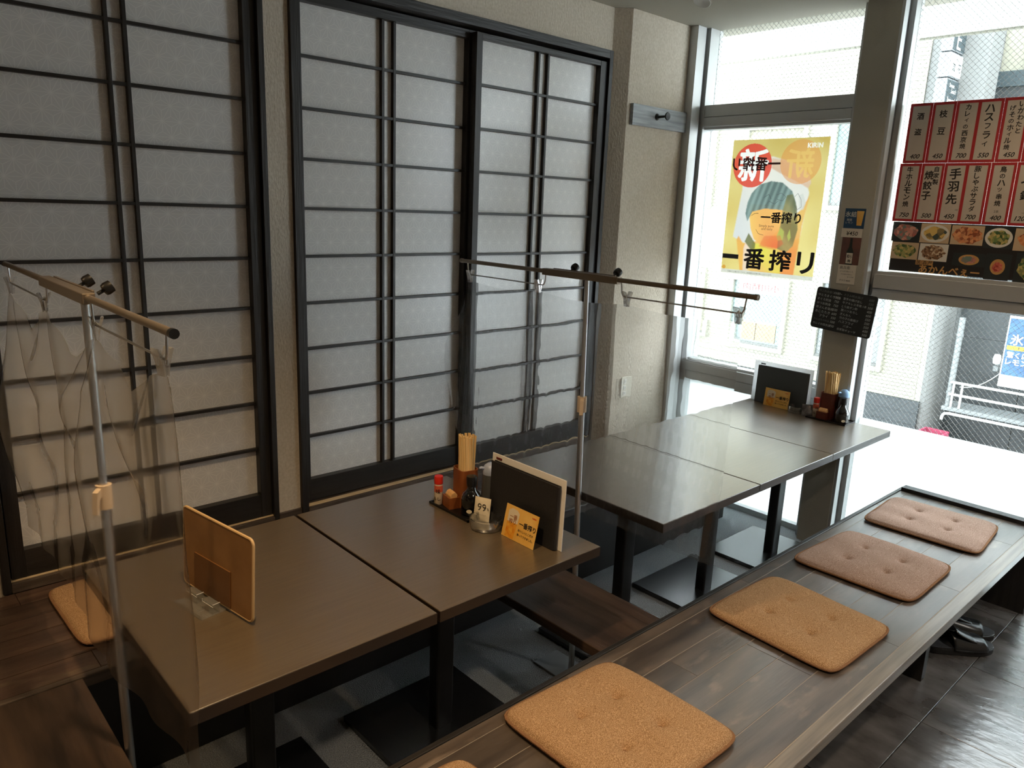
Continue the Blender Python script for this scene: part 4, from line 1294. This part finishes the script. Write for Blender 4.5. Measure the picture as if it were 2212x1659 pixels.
# ================================================================== PRINTED POSTER ON THE LEFT WINDOW
import numpy as np
PW, PH = 0.549, 0.722
po = thing('beer_poster', 'large golden beer poster stuck on the left window', 'poster', (3.7985, -0.1385, 1.356), WIN)
def poster_print():
    """the flat print of the poster: one colour per point of a fine grid"""
    nx, ny = 288, 380
    U, V = np.meshgrid(np.linspace(0, 1, nx), np.linspace(0, 1, ny))
    rng = np.random.RandomState(3)
    def lin(c):
        return np.array(srgb(*c))
    def cloud(n, amp, fu=6, fv=6):
        t = np.zeros_like(U)
        for _ in range(n):
            t += np.sin(rng.uniform(-fu, fu)*U*3+rng.uniform(-fv, fv)*V*3+rng.uniform(0, 6))
        return t/n*amp
    img = np.empty(U.shape+(3,))
    base, base2 = lin((226, 208, 138)), lin((206, 178, 96))
    k = np.clip(0.35+0.55*(V-0.4)+cloud(9, 0.9), 0, 1)[..., None]
    img[:] = base*(1-k)+base2*k
    def mask(pts):
        m = np.zeros(U.shape, bool)
        n = len(pts)
        for a in range(n):
            (x1, y1), (x2, y2) = pts[a], pts[(a+1) % n]
            c = ((y1 > V) != (y2 > V))
            with np.errstate(divide='ignore', invalid='ignore'):
                xi = (x2-x1)*(V-y1)/(y2-y1)+x1
            m ^= c & (U < xi)
        return m
    def soft(m, n):
        f = m.astype(float)
        for _ in range(n):
            f[1:-1, 1:-1] = (f[1:-1, 1:-1]*2+f[:-2, 1:-1]+f[2:, 1:-1]+f[1:-1, :-2]+f[1:-1, 2:])/6
        return f
    def paint(f, c, c2=None, k=None, alpha=1.0):
        f = (f*alpha)[..., None]
        cc = lin(c)
        if c2 is not None:
            k = np.clip(k, 0, 1)[..., None]
            cc = cc*(1-k)+lin(c2)*k
        img[:] = img*(1-f)+cc*f
    def letters(body, cx, cy_, w=None, h=None, mirror=False, fat=0.0):
        vs, fs, tw, th = text_mesh(body)
        kx = w*1.0/tw if w else h/th*(PH/PW)
        ky = h*1.0/th if h else w/tw*(PW/PH)
        if mirror:
            kx = -kx
        m = np.zeros(U.shape, bool)
        offs = [(0, 0)]+([(fat*cos(q*pi/4)*PH/PW, fat*sin(q*pi/4)) for q in range(8)] if fat else [])
        for f in fs:
            P3 = [(cx+vs[i][0]*kx, cy_+vs[i][1]*ky) for i in f]
            for t in range(1, len(P3)-1):
                for ox, oy in offs:
                    T = [(p[0]+ox, p[1]+oy) for p in (P3[0], P3[t], P3[t+1])]
                    xs = [p[0] for p in T]; ys_ = [p[1] for p in T]
                    i0, i1 = max(0, int(min(xs)*(nx-1))), min(nx, int(max(xs)*(nx-1))+2)
                    j0, j1 = max(0, int(min(ys_)*(ny-1))), min(ny, int(max(ys_)*(ny-1))+2)
                    if i1 <= i0 or j1 <= j0:
                        continue
                    u, v = U[j0:j1, i0:i1], V[j0:j1, i0:i1]
                    d = [(T[(a+1) % 3][0]-T[a][0])*(v-T[a][1])-(T[(a+1) % 3][1]-T[a][1])*(u-T[a][0]) for a in range(3)]
                    m[j0:j1, i0:i1] |= ((d[0] >= 0) & (d[1] >= 0) & (d[2] >= 0)) | ((d[0] <= 0) & (d[1] <= 0) & (d[2] <= 0))
        return m.astype(float)
    circ = lambda cx, cy_, r: (((U-cx)*PW)**2+((V-cy_)*PH)**2 < r*r).astype(float)
    # tilted glass: foam, amber beer, thick rim
    paint(soft(mask([(0.10, 0.28), (0.15, 0.62), (0.16, 0.80), (0.30, 0.86), (0.45, 0.875), (0.62, 0.84), (0.80, 0.74), (0.86, 0.62), (0.82, 0.30), (0.62, 0.24), (0.3, 0.22)]), 6), (232, 226, 216), (206, 206, 208), 0.4+cloud(7, 1.2, 3, 3), 0.95)
    paint(soft(mask([(0.22, 0.02), (0.145, 0.26), (0.165, 0.29), (0.22, 0.235), (0.5, 0.28), (0.80, 0.50), (0.87, 0.60), (0.83, 0.40), (0.80, 0.02)]), 4), (226, 138, 74), (226, 178, 90), 0.5+cloud(8, 1.5), 0.92)
    paint(soft(mask([(0.25, 0.02), (0.235, 0.20), (0.27, 0.30), (0.33, 0.30), (0.33, 0.02)]), 6), (226, 206, 190), alpha=0.8)
    paint(soft(mask([(0.44, 0.865), (0.60, 0.845), (0.74, 0.81), (0.84, 0.745), (0.868, 0.69), (0.845, 0.650), (0.79, 0.672), (0.70, 0.705), (0.56, 0.75), (0.45, 0.79)]), 4), (206, 156, 116), (232, 214, 196), 0.5+2.2*(V-0.62-0.42*(1-U)), 0.95)
    paint(soft(mask([(0.30, 0.03), (0.33, 0.24), (0.60, 0.25), (0.68, 0.10), (0.66, 0.03)]), 6), (216, 208, 84), (226, 186, 110), 0.4+cloud(8, 1.4), 0.85)
    paint(circ(0.735, 0.835, 0.112), (222, 150, 78), alpha=0.62)
    paint(letters('新', 0.735, 0.825, h=0.20, mirror=True, fat=0.004), (232, 192, 112), alpha=0.8)
    # portrait: face, bowl haircut, dark olive can art over the right half
    paint(soft(mask([(0.255, 0.47), (0.29, 0.35), (0.34, 0.27), (0.44, 0.225), (0.60, 0.215), (0.70, 0.25), (0.72, 0.36), (0.72, 0.53), (0.26, 0.53)]), 2), (236, 190, 100), (228, 128, 76), 0.45+1.6*(U-0.5)+1.3*(0.40-V)+cloud(5, 0.5), 0.96)
    strand = 0.5+0.5*np.sin((U-0.5)*95+8*np.sin(V*5))*0.7+cloud(5, 0.5)
    paint(soft(mask([(0.245, 0.40), (0.215, 0.46), (0.225, 0.54), (0.26, 0.61), (0.34, 0.675), (0.46, 0.70), (0.58, 0.69), (0.69, 0.63), (0.74, 0.55), (0.75, 0.47), (0.60, 0.495), (0.42, 0.50), (0.29, 0.475), (0.262, 0.43)]), 2), (88, 108, 104), (138, 160, 154), strand, 0.95)
    paint(soft(mask([(0.60, 0.21), (0.61, 0.47), (0.64, 0.60), (0.70, 0.61), (0.755, 0.52), (0.79, 0.36), (0.76, 0.24), (0.70, 0.19)]), 2), (106, 108, 74), (150, 140, 92), 0.4+cloud(9, 1.6, 12, 12), 0.85)
    paint(soft(mask([(0.24, 0.25), (0.275, 0.315), (0.36, 0.24), (0.36, 0.20), (0.32, 0.19)]), 2), (112, 116, 70), alpha=0.9)
    for p in ([(0.58, 0.30), (0.61, 0.37), (0.655, 0.34), (0.65, 0.28), (0.60, 0.27)], [(0.69, 0.31), (0.71, 0.36), (0.73, 0.30), (0.71, 0.27)]):
        paint(soft(mask(p), 2), (176, 178, 92), alpha=0.9)
    paint(soft(mask([(0.76, 0.60), (0.80, 0.615), (0.84, 0.55), (0.82, 0.50), (0.78, 0.50)]), 2), (206, 204, 196), alpha=0.8)
    paint(soft(mask([(0.45, 0.30), (0.62, 0.31), (0.66, 0.25), (0.58, 0.20), (0.40, 0.22)]), 5), (214, 92, 60), alpha=0.45)
    # red seal with white character, maker's name
    paint(circ(0.235, 0.812, 0.115), (220, 84, 66), alpha=0.96)
    paint(letters('新', 0.245, 0.815, w=0.31, h=0.228, fat=0.006), (246, 242, 236))
    paint(letters('KIRIN', 0.865, 0.946, w=0.145, fat=0.0014), (246, 242, 230))
    paint(((V < 0.030)*1.0), (206, 202, 188))
    paint(circ(0.03, 0.045, 0.011), (206, 150, 62))
    me = bpy.data.meshes.new('sheet')
    vs = np.stack([U*PW, V*PH, np.full_like(U, 0.0005)], -1).reshape(-1, 3)
    a = np.arange(nx*ny).reshape(ny, nx)
    q = np.stack([a[:-1, :-1], a[:-1, 1:], a[1:, 1:], a[1:, :-1]], -1).reshape(-1, 4)
    me.from_pydata(vs.tolist(), [], q.tolist())
    img *= 0.62
    at = me.color_attributes.new('print', 'FLOAT_COLOR', 'POINT')
    at.data.foreach_set('color', np.concatenate([img, np.ones(U.shape+(1,))], -1).astype(np.float32).ravel())
    m, nt, out = _nt('poster_print')
    ca = N(nt, 'ShaderNodeAttribute', attribute_name='print')
    d = N(nt, 'ShaderNodeBsdfDiffuse'); t = N(nt, 'ShaderNodeBsdfTranslucent'); x = N(nt, 'ShaderNodeMixShader')
    x.inputs[0].default_value = 0.70
    for n_ in (d, t):
        nt.links.new(ca.outputs['Color'], n_.inputs[0])
    nt.links.new(d.outputs[0], x.inputs[1]); nt.links.new(t.outputs[0], x.inputs[2]); nt.links.new(x.outputs[0], out.inputs[0])
    me.materials.append(m)
    o = bpy.data.objects.new('sheet', me); COL.objects.link(o); o.parent = po
poster_print()
P_BLK = pmat('poster_black', srgb(50, 48, 52), 0.45, spec=0.3)
Q = lambda pts: [(x*PW, y*PH) for x, y in pts]
def stroke(mb, pts, w, z):
    for a, b in zip(pts[:-1], pts[1:]):
        a = Vector(a); b = Vector(b); d = (b-a).normalized(); n = Vector((-d.y, d.x))*w/2
        mb.add([(*(a-n), z), (*(b-n), z), (*(b+n), z), (*(a+n), z)], [(0, 1, 2, 3)])
mb = MB(); zz = 0.0009
for pts, w in (([(0.285, 0.445), (0.315, 0.462), (0.36, 0.465)], 0.002), ([(0.35, 0.345), (0.38, 0.315), (0.44, 0.305)], 0.0018), ([(0.40, 0.58), (0.45, 0.605), (0.48, 0.57)], 0.002),
               ([(0.42, 0.52), (0.46, 0.555), (0.52, 0.535), (0.56, 0.56)], 0.0018), ([(0.53, 0.60), (0.58, 0.615), (0.63, 0.59), (0.60, 0.56), (0.54, 0.57)], 0.0016),
               ([(0.72, 0.59), (0.75, 0.615), (0.79, 0.57), (0.80, 0.52), (0.76, 0.50), (0.73, 0.53)], 0.0015)):
    stroke(mb, Q(pts), w, zz)
mb.build('line_drawing', P_BLK, po, kind='stuff')
mb = MB(); put_text(mb, '一番搾り', 0.60*PW, 0.438*PH, w=0.42*PW, z=0.001, bold=0.03)
put_text(mb, 'Simply pure', 0.46*PW, 0.372*PH, w=0.16*PW, z=0.001)
put_text(mb, 'and tasty', 0.47*PW, 0.350*PH, w=0.12*PW, z=0.001)
mb.build('can_lettering', P_BLK, po)
mb = MB(); put_text(mb, '一番搾リ', 0.275*PW, 0.825*PH, w=0.52*PW, z=0.001, mirror=True, bold=0.03)
mb.build('reversed_lettering', pmat('poster_reverse_ink', srgb(96, 44, 44), 0.5), po)
mb = MB()
for ch, cx, w, h in (('一', 0.095, 0.185, 0.034), ('番', 0.365, 0.225, 0.155), ('搾', 0.645, 0.225, 0.155), ('リ', 0.905, 0.165, 0.155)):
    put_text(mb, ch, cx*PW, (0.125 if ch != '一' else 0.13)*PH, h=h*PH, w=w*PW, z=0.001, bold=0.0 if ch == '一' else 0.03)
mb.build('big_lettering', P_BLK, po)
mb = MB()
put_text(mb, 'お酒は二十歳になってから。飲酒運転は法律で禁止されています。', 0.33*PW, 0.014*PH, w=0.5*PW, z=0.001)
mb.build('small_print', P_BLK, po)

# ================================================================== HANDWRITTEN MENU SLIPS ON THE RIGHT WINDOW
SW, SH = 0.0985, 0.2652
def slip(i, r, y, z, cols, price, label, extra=None):
    t = thing('menu_slip', label, 'menu slip', (3.7965-0.0004*((i*7+r*3) % 3), y, z), WIN, 'red bordered menu slips on the right window')
    MB().box(0.0006, 0.0006, 0, SW-0.0006, SH-0.0006, 0.0008).build('red_border', M_RED, t)
    MB().box(0.0125, 0.0125, 0.0008, SW-0.0115, SH-0.0125, 0.0012).build('paper', M_SLIP, t)
    mb = MB()
    rr = random.Random(i*13+r)
    for txt, cx, top, ch in cols:
        n = len(txt)
        for k, c in enumerate(txt):
            if c == ' ':
                continue
            small = c in 'のぶ'
            hh = ch*(0.62 if c in 'のイツフ' else 0.86)
            put_text(mb, c, cx+rr.uniform(-0.0012, 0.0012), top-ch*(k+0.5), h=hh*rr.uniform(0.92, 1.05), z=0.0013, bold=0.026, shear=0.0, rot=rr.uniform(-0.07, 0.05), sx=1.0 if c not in 'ー' else 0.3)
    put_text(mb, price, SW*0.52, 0.031, h=0.020, z=0.0013, bold=0.02, shear=0.28, rot=0.0)
    if extra:
        put_text(mb, extra[0], extra[1], extra[2], h=extra[3], z=0.0013)
    mb.build('brush_lettering', M_INK, t, kind='stuff')
    return t
C = SW/2
row1 = [([('酒 盗', C, 0.225, 0.034)], '400'), ([('枝 豆', C, 0.232, 0.037)], '450'), ([('カレイの西京焼', C, 0.250, 0.0275)], '700'), ([('ハスフライ', C, 0.245, 0.037)], '550'),
        ([('いかわたと', 0.068, 0.250, 0.027), ('げそのホイル焼', 0.037, 0.235, 0.0265)], '450'), ([('和牛炙り', C, 0.24, 0.038)], '980')]
row2 = [([('牛ホルモン焼', C, 0.252, 0.031)], '750'), ([('自家製', 0.067, 0.252, 0.028), ('焼餃子', 0.037, 0.235, 0.046)], '500'), ([('手羽先', C, 0.245, 0.055)], '450'),
        ([('豚しゃぶサラダ', C, 0.252, 0.0285)], '700'), ([('鳥のハツ串焼', C, 0.250, 0.0285)], '400'), ([('もつ鍋', C, 0.240, 0.045)], '1200')]
lab1 = ['two bold characters, upper row nearest the frame, price 400', 'two bold characters, upper row, second from the frame, price 450', 'a seven character column, upper row, price 700', 'five angular strokes, upper row, price 550',
        'two columns of writing, upper row, price 450', 'writing cut off at the right edge, upper row']
lab2 = ['a six character column, lower row nearest the frame, price 750', 'two columns of writing, lower row, price 500', 'three very large characters, lower row, price 450', 'a seven character column, lower row, price 700',
        'a six character column, lower row, price 400', 'writing cut off at the right edge, lower row, price 1200']
ys = [-1.052, -1.150, -1.248, -1.336, -1.435, -1.534]
for i in range(6):
    cols, pr_ = row1[i]
    slip(i, 0, ys[i], 1.9435, cols, pr_, 'red bordered slip with '+lab1[i])
    cols, pr_ = row2[i]
    slip(i, 1, ys[i]+0.008, 1.6785, cols, pr_, 'red bordered slip with '+lab2[i], extra=(('2本', 0.05, 0.058, 0.012) if i == 4 else ('3本', 0.078, 0.060, 0.008) if i == 2 else ('一人前', 0.066, 0.055, 0.012) if i == 5 else None))
# banner of dish photographs under the slips
def food(name, a, b, c, s=70):
    m, nt, out = _nt(name)
    L = nt.links.new
    tc = N(nt, 'ShaderNodeTexCoord')
    vo = N(nt, 'ShaderNodeTexVoronoi'); vo.inputs['Scale'].default_value = s
    L(tc.outputs['Object'], vo.inputs['Vector'])
    cr = N(nt, 'ShaderNodeValToRGB')
    cr.color_ramp.interpolation = 'LINEAR'
    e = cr.color_ramp.elements
    e[0].color = rgba(a); e[1].color = rgba(c); e[1].position = 0.9
    k = e.new(0.45); k.color = rgba(b)
    sp = N(nt, 'ShaderNodeSeparateColor')
    L(vo.outputs['Color'], sp.inputs[0]); L(sp.outputs[0], cr.inputs[0])
    b_ = N(nt, 'ShaderNodeBsdfPrincipled'); b_.inputs['Roughness'].default_value = 0.4
    L(cr.outputs[0], b_.inputs['Base Color']); L(b_.outputs[0], out.inputs[0])
    return m
F_PINK = food('sashimi_print', srgb(226, 170, 150), srgb(190, 110, 100), srgb(120, 140, 130))
F_YEL = food('omelette_print', srgb(236, 210, 140), srgb(220, 180, 90), srgb(70, 84, 80), 45)
F_ORG = food('fried_print', srgb(216, 130, 80), srgb(236, 170, 120), srgb(150, 80, 50), 80)
F_GRN = food('salad_print', srgb(110, 140, 80), srgb(214, 190, 120), srgb(70, 100, 60), 90)
F_BRN = food('noodle_print', srgb(70, 46, 34), srgb(150, 110, 76), srgb(220, 200, 170), 110)
F_RED = food('tartare_print', srgb(200, 84, 70), srgb(226, 130, 110), srgb(170, 60, 50), 130)
M_PLATE = pmat('white_plate_print', srgb(228, 224, 214), 0.4)
M_PHOTO_D = pmat('dark_photo_ground', srgb(46, 52, 54), 0.4)
M_PHOTO_L = pmat('pale_photo_ground', srgb(206, 180, 146), 0.4)
M_BAN = pmat('black_banner', srgb(40, 38, 38), 0.45)
M_GOLD = pmat('gold_brush_ink', srgb(206, 156, 92), 0.5)
bn = thing('food_photo_banner', 'dark banner of dish photographs and gold lettering under the menu slips', 'banner', (3.7975, -1.050, 1.440), WIN)
MB().box(0.012, 0.008, 0, 0.90, 0.237, 0.001).build('backing', M_BAN, bn)
def photo(x0, y0, x1, y1, ground, plate, fm, sx=0.40, sy=0.36, dx=0, dy=0):
    o = MB().box(x0+0.0008, y0+0.0008, 0.001, x1-0.0008, y1-0.0008, 0.0014).build('photo', ground, bn)
    cx_, cy_ = (x0+x1)/2+dx, (y0+y1)/2+dy
    if plate:
        MB().prism(circle((x1-x0)*(sx+0.07), 28, cx_, cy_, (y1-y0)*(sy+0.09)), 0.0014, 0.0016).build('printed_plate', plate, o)
    rr = random.Random(int(x0*1000+y0*100))
    pts = [(cx_+(x1-x0)*sx*cos(2*pi*i/22)*rr.uniform(0.82, 1.05), cy_+(y1-y0)*sy*sin(2*pi*i/22)*rr.uniform(0.82, 1.05)) for i in range(22)]
    MB().prism(pts, 0.0016, 0.0018).build('printed_food', fm, o)
photo(0.003, 0.146, 0.128, 0.237, M_PHOTO_D, None, F_PINK, 0.44, 0.42)
photo(0.130, 0.146, 0.258, 0.235, M_PHOTO_L, M_PLATE, F_YEL)
photo(0.262, 0.146, 0.396, 0.233, M_PHOTO_L, None, F_ORG, 0.48, 0.47)
photo(0.398, 0.138, 0.512, 0.232, M_PHOTO_D, M_PLATE, F_GRN)
photo(0.514, 0.134, 0.640, 0.230, M_PHOTO_L, None, F_ORG, 0.42, 0.34)
photo(0.010, 0.064, 0.134, 0.144, M_PHOTO_L, None, F_GRN, 0.46, 0.42)
photo(0.137, 0.064, 0.262, 0.144, M_PLATE, None, F_BRN, 0.44, 0.44)
photo(0.285, 0.052, 0.420, 0.112, M_PHOTO_D, M_GOLD, F_PINK, 0.24, 0.30)
photo(0.420, 0.002, 0.520, 0.118, M_PHOTO_D, M_GOLD, F_RED, 0.22, 0.20)
photo(0.535, 0.000, 0.640, 0.128, M_PHOTO_D, None, F_GRN, 0.44, 0.40)
for i in range(3):
    MB().box(0.130+i*0.026, 0.044, 0.0018, 0.154+i*0.026, 0.066, 0.0021).build('gold_square', M_GOLD, bn)
mb = MB()
for i, c in enumerate('居酒屋'):
    put_text(mb, c, 0.142+i*0.026, 0.055, h=0.019, z=0.0023, bold=0.01)
mb.build('square_lettering', M_BAN, bn)
mb = MB(); put_text(mb, 'あかんべぇー', 0.276, 0.026, w=0.256, h=0.038, z=0.0014, bold=0.025)
mb.build('gold_lettering', M_GOLD, bn)

# ================================================================== COLUMN: LITTLE POSTERS AND THE BLACKBOARD
M_CREAM = pmat('cream_note_paper', srgb(214, 206, 192), 0.75)
M_SAKE = pmat('red_brown_photo', srgb(116, 74, 64), 0.4, col2=srgb(88, 62, 58), scale=(14, 14, 14))
M_SAKEB = pmat('bottle_photo', srgb(34, 44, 40), 0.3)
c1 = thing('drink_notice', 'small blue lemon drink notice, topmost paper on the column', 'notice', (3.6695, -0.871, 1.637), WIN)
MB().box(0, 0, 0, 0.0985, 0.093, 0.0008).build('print', M_BLUE, c1)
MB().prism([(0.062, 0.014), (0.085, 0.014), (0.092, 0.082), (0.057, 0.082)], 0.0008, 0.001).build('printed_glass', M_CARD, c1)
mb = MB(); put_text(mb, '氷結', 0.030, 0.066, h=0.026, z=0.0011, bold=0.02); put_text(mb, '無糖\nレモン', 0.026, 0.034, h=0.024, z=0.0011)
mb.build('lettering', M_SIGN_W, c1)
c2 = thing('price_notice', 'cream price strip reading 450 below the blue notice', 'notice', (3.6690, -0.866, 1.594), WIN)
MB().box(0, 0, 0, 0.100, 0.042, 0.0008).build('paper', M_CREAM, c2)
mb = MB(); put_text(mb, '¥450', 0.052, 0.019, h=0.020, z=0.001, bold=0.006, shear=0.1)
mb.build('lettering', M_INK, c2)
c3 = thing('sake_photo', 'reddish photo of a dark bottle on the column', 'photo', (3.6697, -0.875, 1.464), WIN)
MB().box(0, 0, 0, 0.092, 0.130, 0.0007).build('print', M_SAKE, c3)
MB().prism([(0.028, 0.0), (0.062, 0.0), (0.062, 0.060), (0.052, 0.085), (0.050, 0.127), (0.040, 0.127), (0.038, 0.085), (0.028, 0.060)], 0.0007, 0.0009).build('printed_bottle', M_SAKEB, c3)
MB().box(0.030, 0.006, 0.0009, 0.060, 0.056, 0.0011).build('printed_label', M_CREAM, c3)
mb = MB(); put_text(mb, '和ら', 0.045, 0.040, h=0.018, w=0.024, z=0.0012, bold=0.02); put_text(mb, '麹', 0.045, 0.018, h=0.014, z=0.0012, bold=0.02)
mb.build('label_lettering', M_INK, c3)
c4 = thing('sake_note', 'cream handwritten note, lowest paper on the column', 'notice', (3.6688, -0.873, 1.371), WIN)
MB().box(0, 0, 0, 0.088, 0.092, 0.0008).build('paper', M_CREAM, c4)
mb = MB()
put_text(mb, '高兵衛', 0.034, 0.078, h=0.016, z=0.001)
put_text(mb, 'さっぱり飲みくち', 0.044, 0.060, w=0.062, z=0.001)
put_text(mb, 'やや甘めの味わい', 0.046, 0.046, w=0.058, z=0.001)
put_text(mb, 'おすすめ', 0.066, 0.034, w=0.030, z=0.001)
put_text(mb, 'グラス ¥600', 0.040, 0.016, w=0.054, z=0.001, bold=0.01)
mb.build('lettering', M_INK, c4)

cbw, cbh, tilt = 0.302, 0.205, -radians(4.2)
cb = bpy.data.objects.new('blackboard', None); COL.objects.link(cb)
cb.empty_display_size = 0.05
tag(cb, 'small tilted blackboard of chalk prices hanging on the column', 'blackboard')
cb.matrix_world = Matrix.Translation(Vector((3.652, -0.9345, 1.2345))) @ Matrix(((0, 0, -1), (-1, 0, 0), (0, 1, 0))).to_4x4() @ Matrix.Rotation(tilt, 4, 'Z')
MB().prism(rrect(cbw, cbh, 0.014), -0.006, 0.0).build('slate', M_BOARD, cb, bevel=0.001)
MB().tube([(-0.005, 0.098, -0.004), (-0.005, 0.116, -0.012), (-0.004, 0.12, -0.017)], 0.003, 8).build('hook', M_ROD, cb, smooth=True)
left = [('特上刺身盛り合せ', '1100~', 0.9), ('中とろまぐろ刺身', '1200', 1), ('まぐろ刺身', '750', 1), ('かつお刺身', '750', 1), ('新さんま塩焼', '500', 1), ('あじたたき', '600', 1), ('　　フライ', '550', 1), ('かんぱちの刺身', '500', 0.8), ('カレイの西京焼', '700', 0.9)]
right = [('ささみ明太揚げ', '600'), ('里芋の揚げ出し', '550'), ('牛アキレス辛焼 1本', '500'), ('とり皮ポン酢', '400'), ('豚ハツおろし', '600'), ('ぎんなん', '550'), ('竹の子の唐揚げ', '550'), ('ハスフライ', '550'), ('　　バター', '600'), ('自家製ギョーザ', '500')]
mb = MB(); mb2 = MB()
for i, (a, p_, s) in enumerate(left):
    y = 0.086-i*0.0205
    put_text(mb2 if i in (0, 7) else mb, a.replace('　', ''), -0.139+(0.024 if '　' in a else 0), y, h=0.0135*s, z=0.0004, align='L', bold=-0.004, rot=-0.02)
    put_text(mb, p_, -0.042, y-0.001, h=0.0115, z=0.0004, bold=-0.004, shear=0.2)
for i, (a, p_) in enumerate(right):
    y = 0.085-i*0.0188
    put_text(mb2 if i == 0 else mb, a.replace('　', ''), -0.012+(0.026 if '　' in a else 0), y, h=0.0125, z=0.0004, align='L', bold=-0.004, rot=-0.02)
    put_text(mb2 if i < 2 else mb, p_, 0.124, y-0.004, h=0.0115, z=0.0004, bold=-0.004, shear=0.2)
mb.build('chalk_lettering', M_CHALK, cb)
mb2.build('rubbed_lettering', M_CHALK2, cb)

# ================================================================== PILLAR: COAT HOOK, SOCKET; CEILING LIGHT
hk = thing('coat_hook_board', 'grey washed board with one black peg on the pillar', 'hook', (3.395, 0.085, 2.163))
MB().box(-0.237, -0.020, -0.052, 0.237, 0.0, 0.052).build('board', M_HOOKB, hk, bevel=0.0015)
m_ = Matrix.Translation(Vector((-0.035, -0.020, 0.004))) @ Matrix.Rotation(radians(90), 4, 'X')
MB().lathe([(0.018, 0), (0.016, 0.005), (0.0075, 0.010), (0.0065, 0.05), (0.0075, 0.058), (0.019, 0.064), (0.021, 0.068), (0.018, 0.072), (0, 0.073)], 20, m=m_).build('peg', M_METAL_BLACK, hk, smooth=True)
so_ = thing('wall_socket', 'cream power socket plate low on the pillar', 'socket', (3.243, 0.085, 0.699))
MB().box(-0.041, -0.007, -0.060, 0.041, 0, 0.060).build('plate', M_SOCK, so_, bevel=0.003)
for z in (-0.034, 0.0, 0.034):
    u_ = MB().box(-0.013, -0.010, z-0.013, 0.013, -0.006, z+0.013).build('outlet', M_WHITE, so_, bevel=0.0015)
    MB().box(-0.006, -0.0104, z-0.005, -0.0045, -0.0095, z+0.005).box(0.0045, -0.0104, z-0.005, 0.006, -0.0095, z+0.005).build('slot', M_INK, u_)
cl = thing('ceiling_spotlight', 'dark ceiling spotlight with bright metal rim at the top edge', 'light', (3.13, -0.33, ZC))
MB().lathe([(0.055, 0.0), (0.055, -0.012), (0.050, -0.018), (0, -0.018)], 24).build('base', M_METAL_BLACK, cl, smooth=True)
m_ = Matrix.Translation(Vector((-0.01, 0.0, -0.020))) @ Matrix.Rotation(radians(25), 4, 'Y')
MB().lathe([(0.0, 0.0), (0.03, -0.001), (0.040, -0.008), (0.042, -0.02), (0.040, -0.022), (0, -0.016)], 24, m=m_).build('lens_rim', M_STEEL, cl, smooth=True)

# ================================================================== SANDALS UNDER THE BENCH
def sandal(label, loc, rz, mirror, flap):
    t = thing('sandal', label, 'sandal', loc, (0, 0, rz), 'pair of sandals under the bench')
    s = -1 if mirror else 1
    def half(x):   # half width along the length
        u = (x+0.14)/0.28
        return 0.030+0.014*sin(pi*min(1, u*0.9))**1.2+0.010*exp(-((u-0.72)/0.22)**2)
    n = 28
    def outline(k):
        pts = []
        for i in range(n+1):
            x = -0.14+0.28*i/n
            e = sqrt(max(0, 1-((x)/0.14)**8))
            pts.append((x, half(x)*k*e))
        return pts + [(x, -y) for x, y in pts[::-1][1:-1]]
    MB().prism(outline(1.0), 0, 0.022).build('sole', M_SHOE_S, t, bevel=0.003)
    MB().prism(outline(1.03), 0.019, 0.026).build('welt', M_SHOE, t, bevel=0.002)
    MB().prism(outline(0.92), 0.026, 0.0285).build('insole', M_INSOLE, t, bevel=0.001)
    def strap(u, v, off=0.0):
        x = -0.055+0.135*u + 0.02*s*(v-0.5)
        a = pi*(v)
        w = half(x)*1.04+off
        h = 0.062-0.020*u+off
        return (x, w*cos(a), 0.018+h*sin(a)**0.75)
    mb = MB().grid(lambda u, v: strap(u, v), 12, 22)
    o = mb.build('strap', M_SHOE, t, smooth=True)
    sm = o.modifiers.new('thick', 'SOLIDIFY'); sm.thickness = 0.003
    def fl(u, v):
        x, y, z = strap(0.12+0.62*u, 0.34+0.44*v if s > 0 else 0.66-0.44*v, 0.004)
        return (x-0.01*flap, y, z+flap*0.030*(1-u)**1.5)
    o = MB().grid(fl, 8, 10).build('flap', M_SHOE, t, smooth=True)
    sm = o.modifiers.new('thick', 'SOLIDIFY'); sm.thickness = 0.003
    return t
sandal('black leather sandal with raised strap flap, nearer the camera', (3.180, -1.795, 0.0012), radians(-40), False, 1.0)
sandal('black leather sandal partly behind its twin, toe further into the aisle', (3.312, -1.752, 0.0012), radians(-50), True, 0.55)
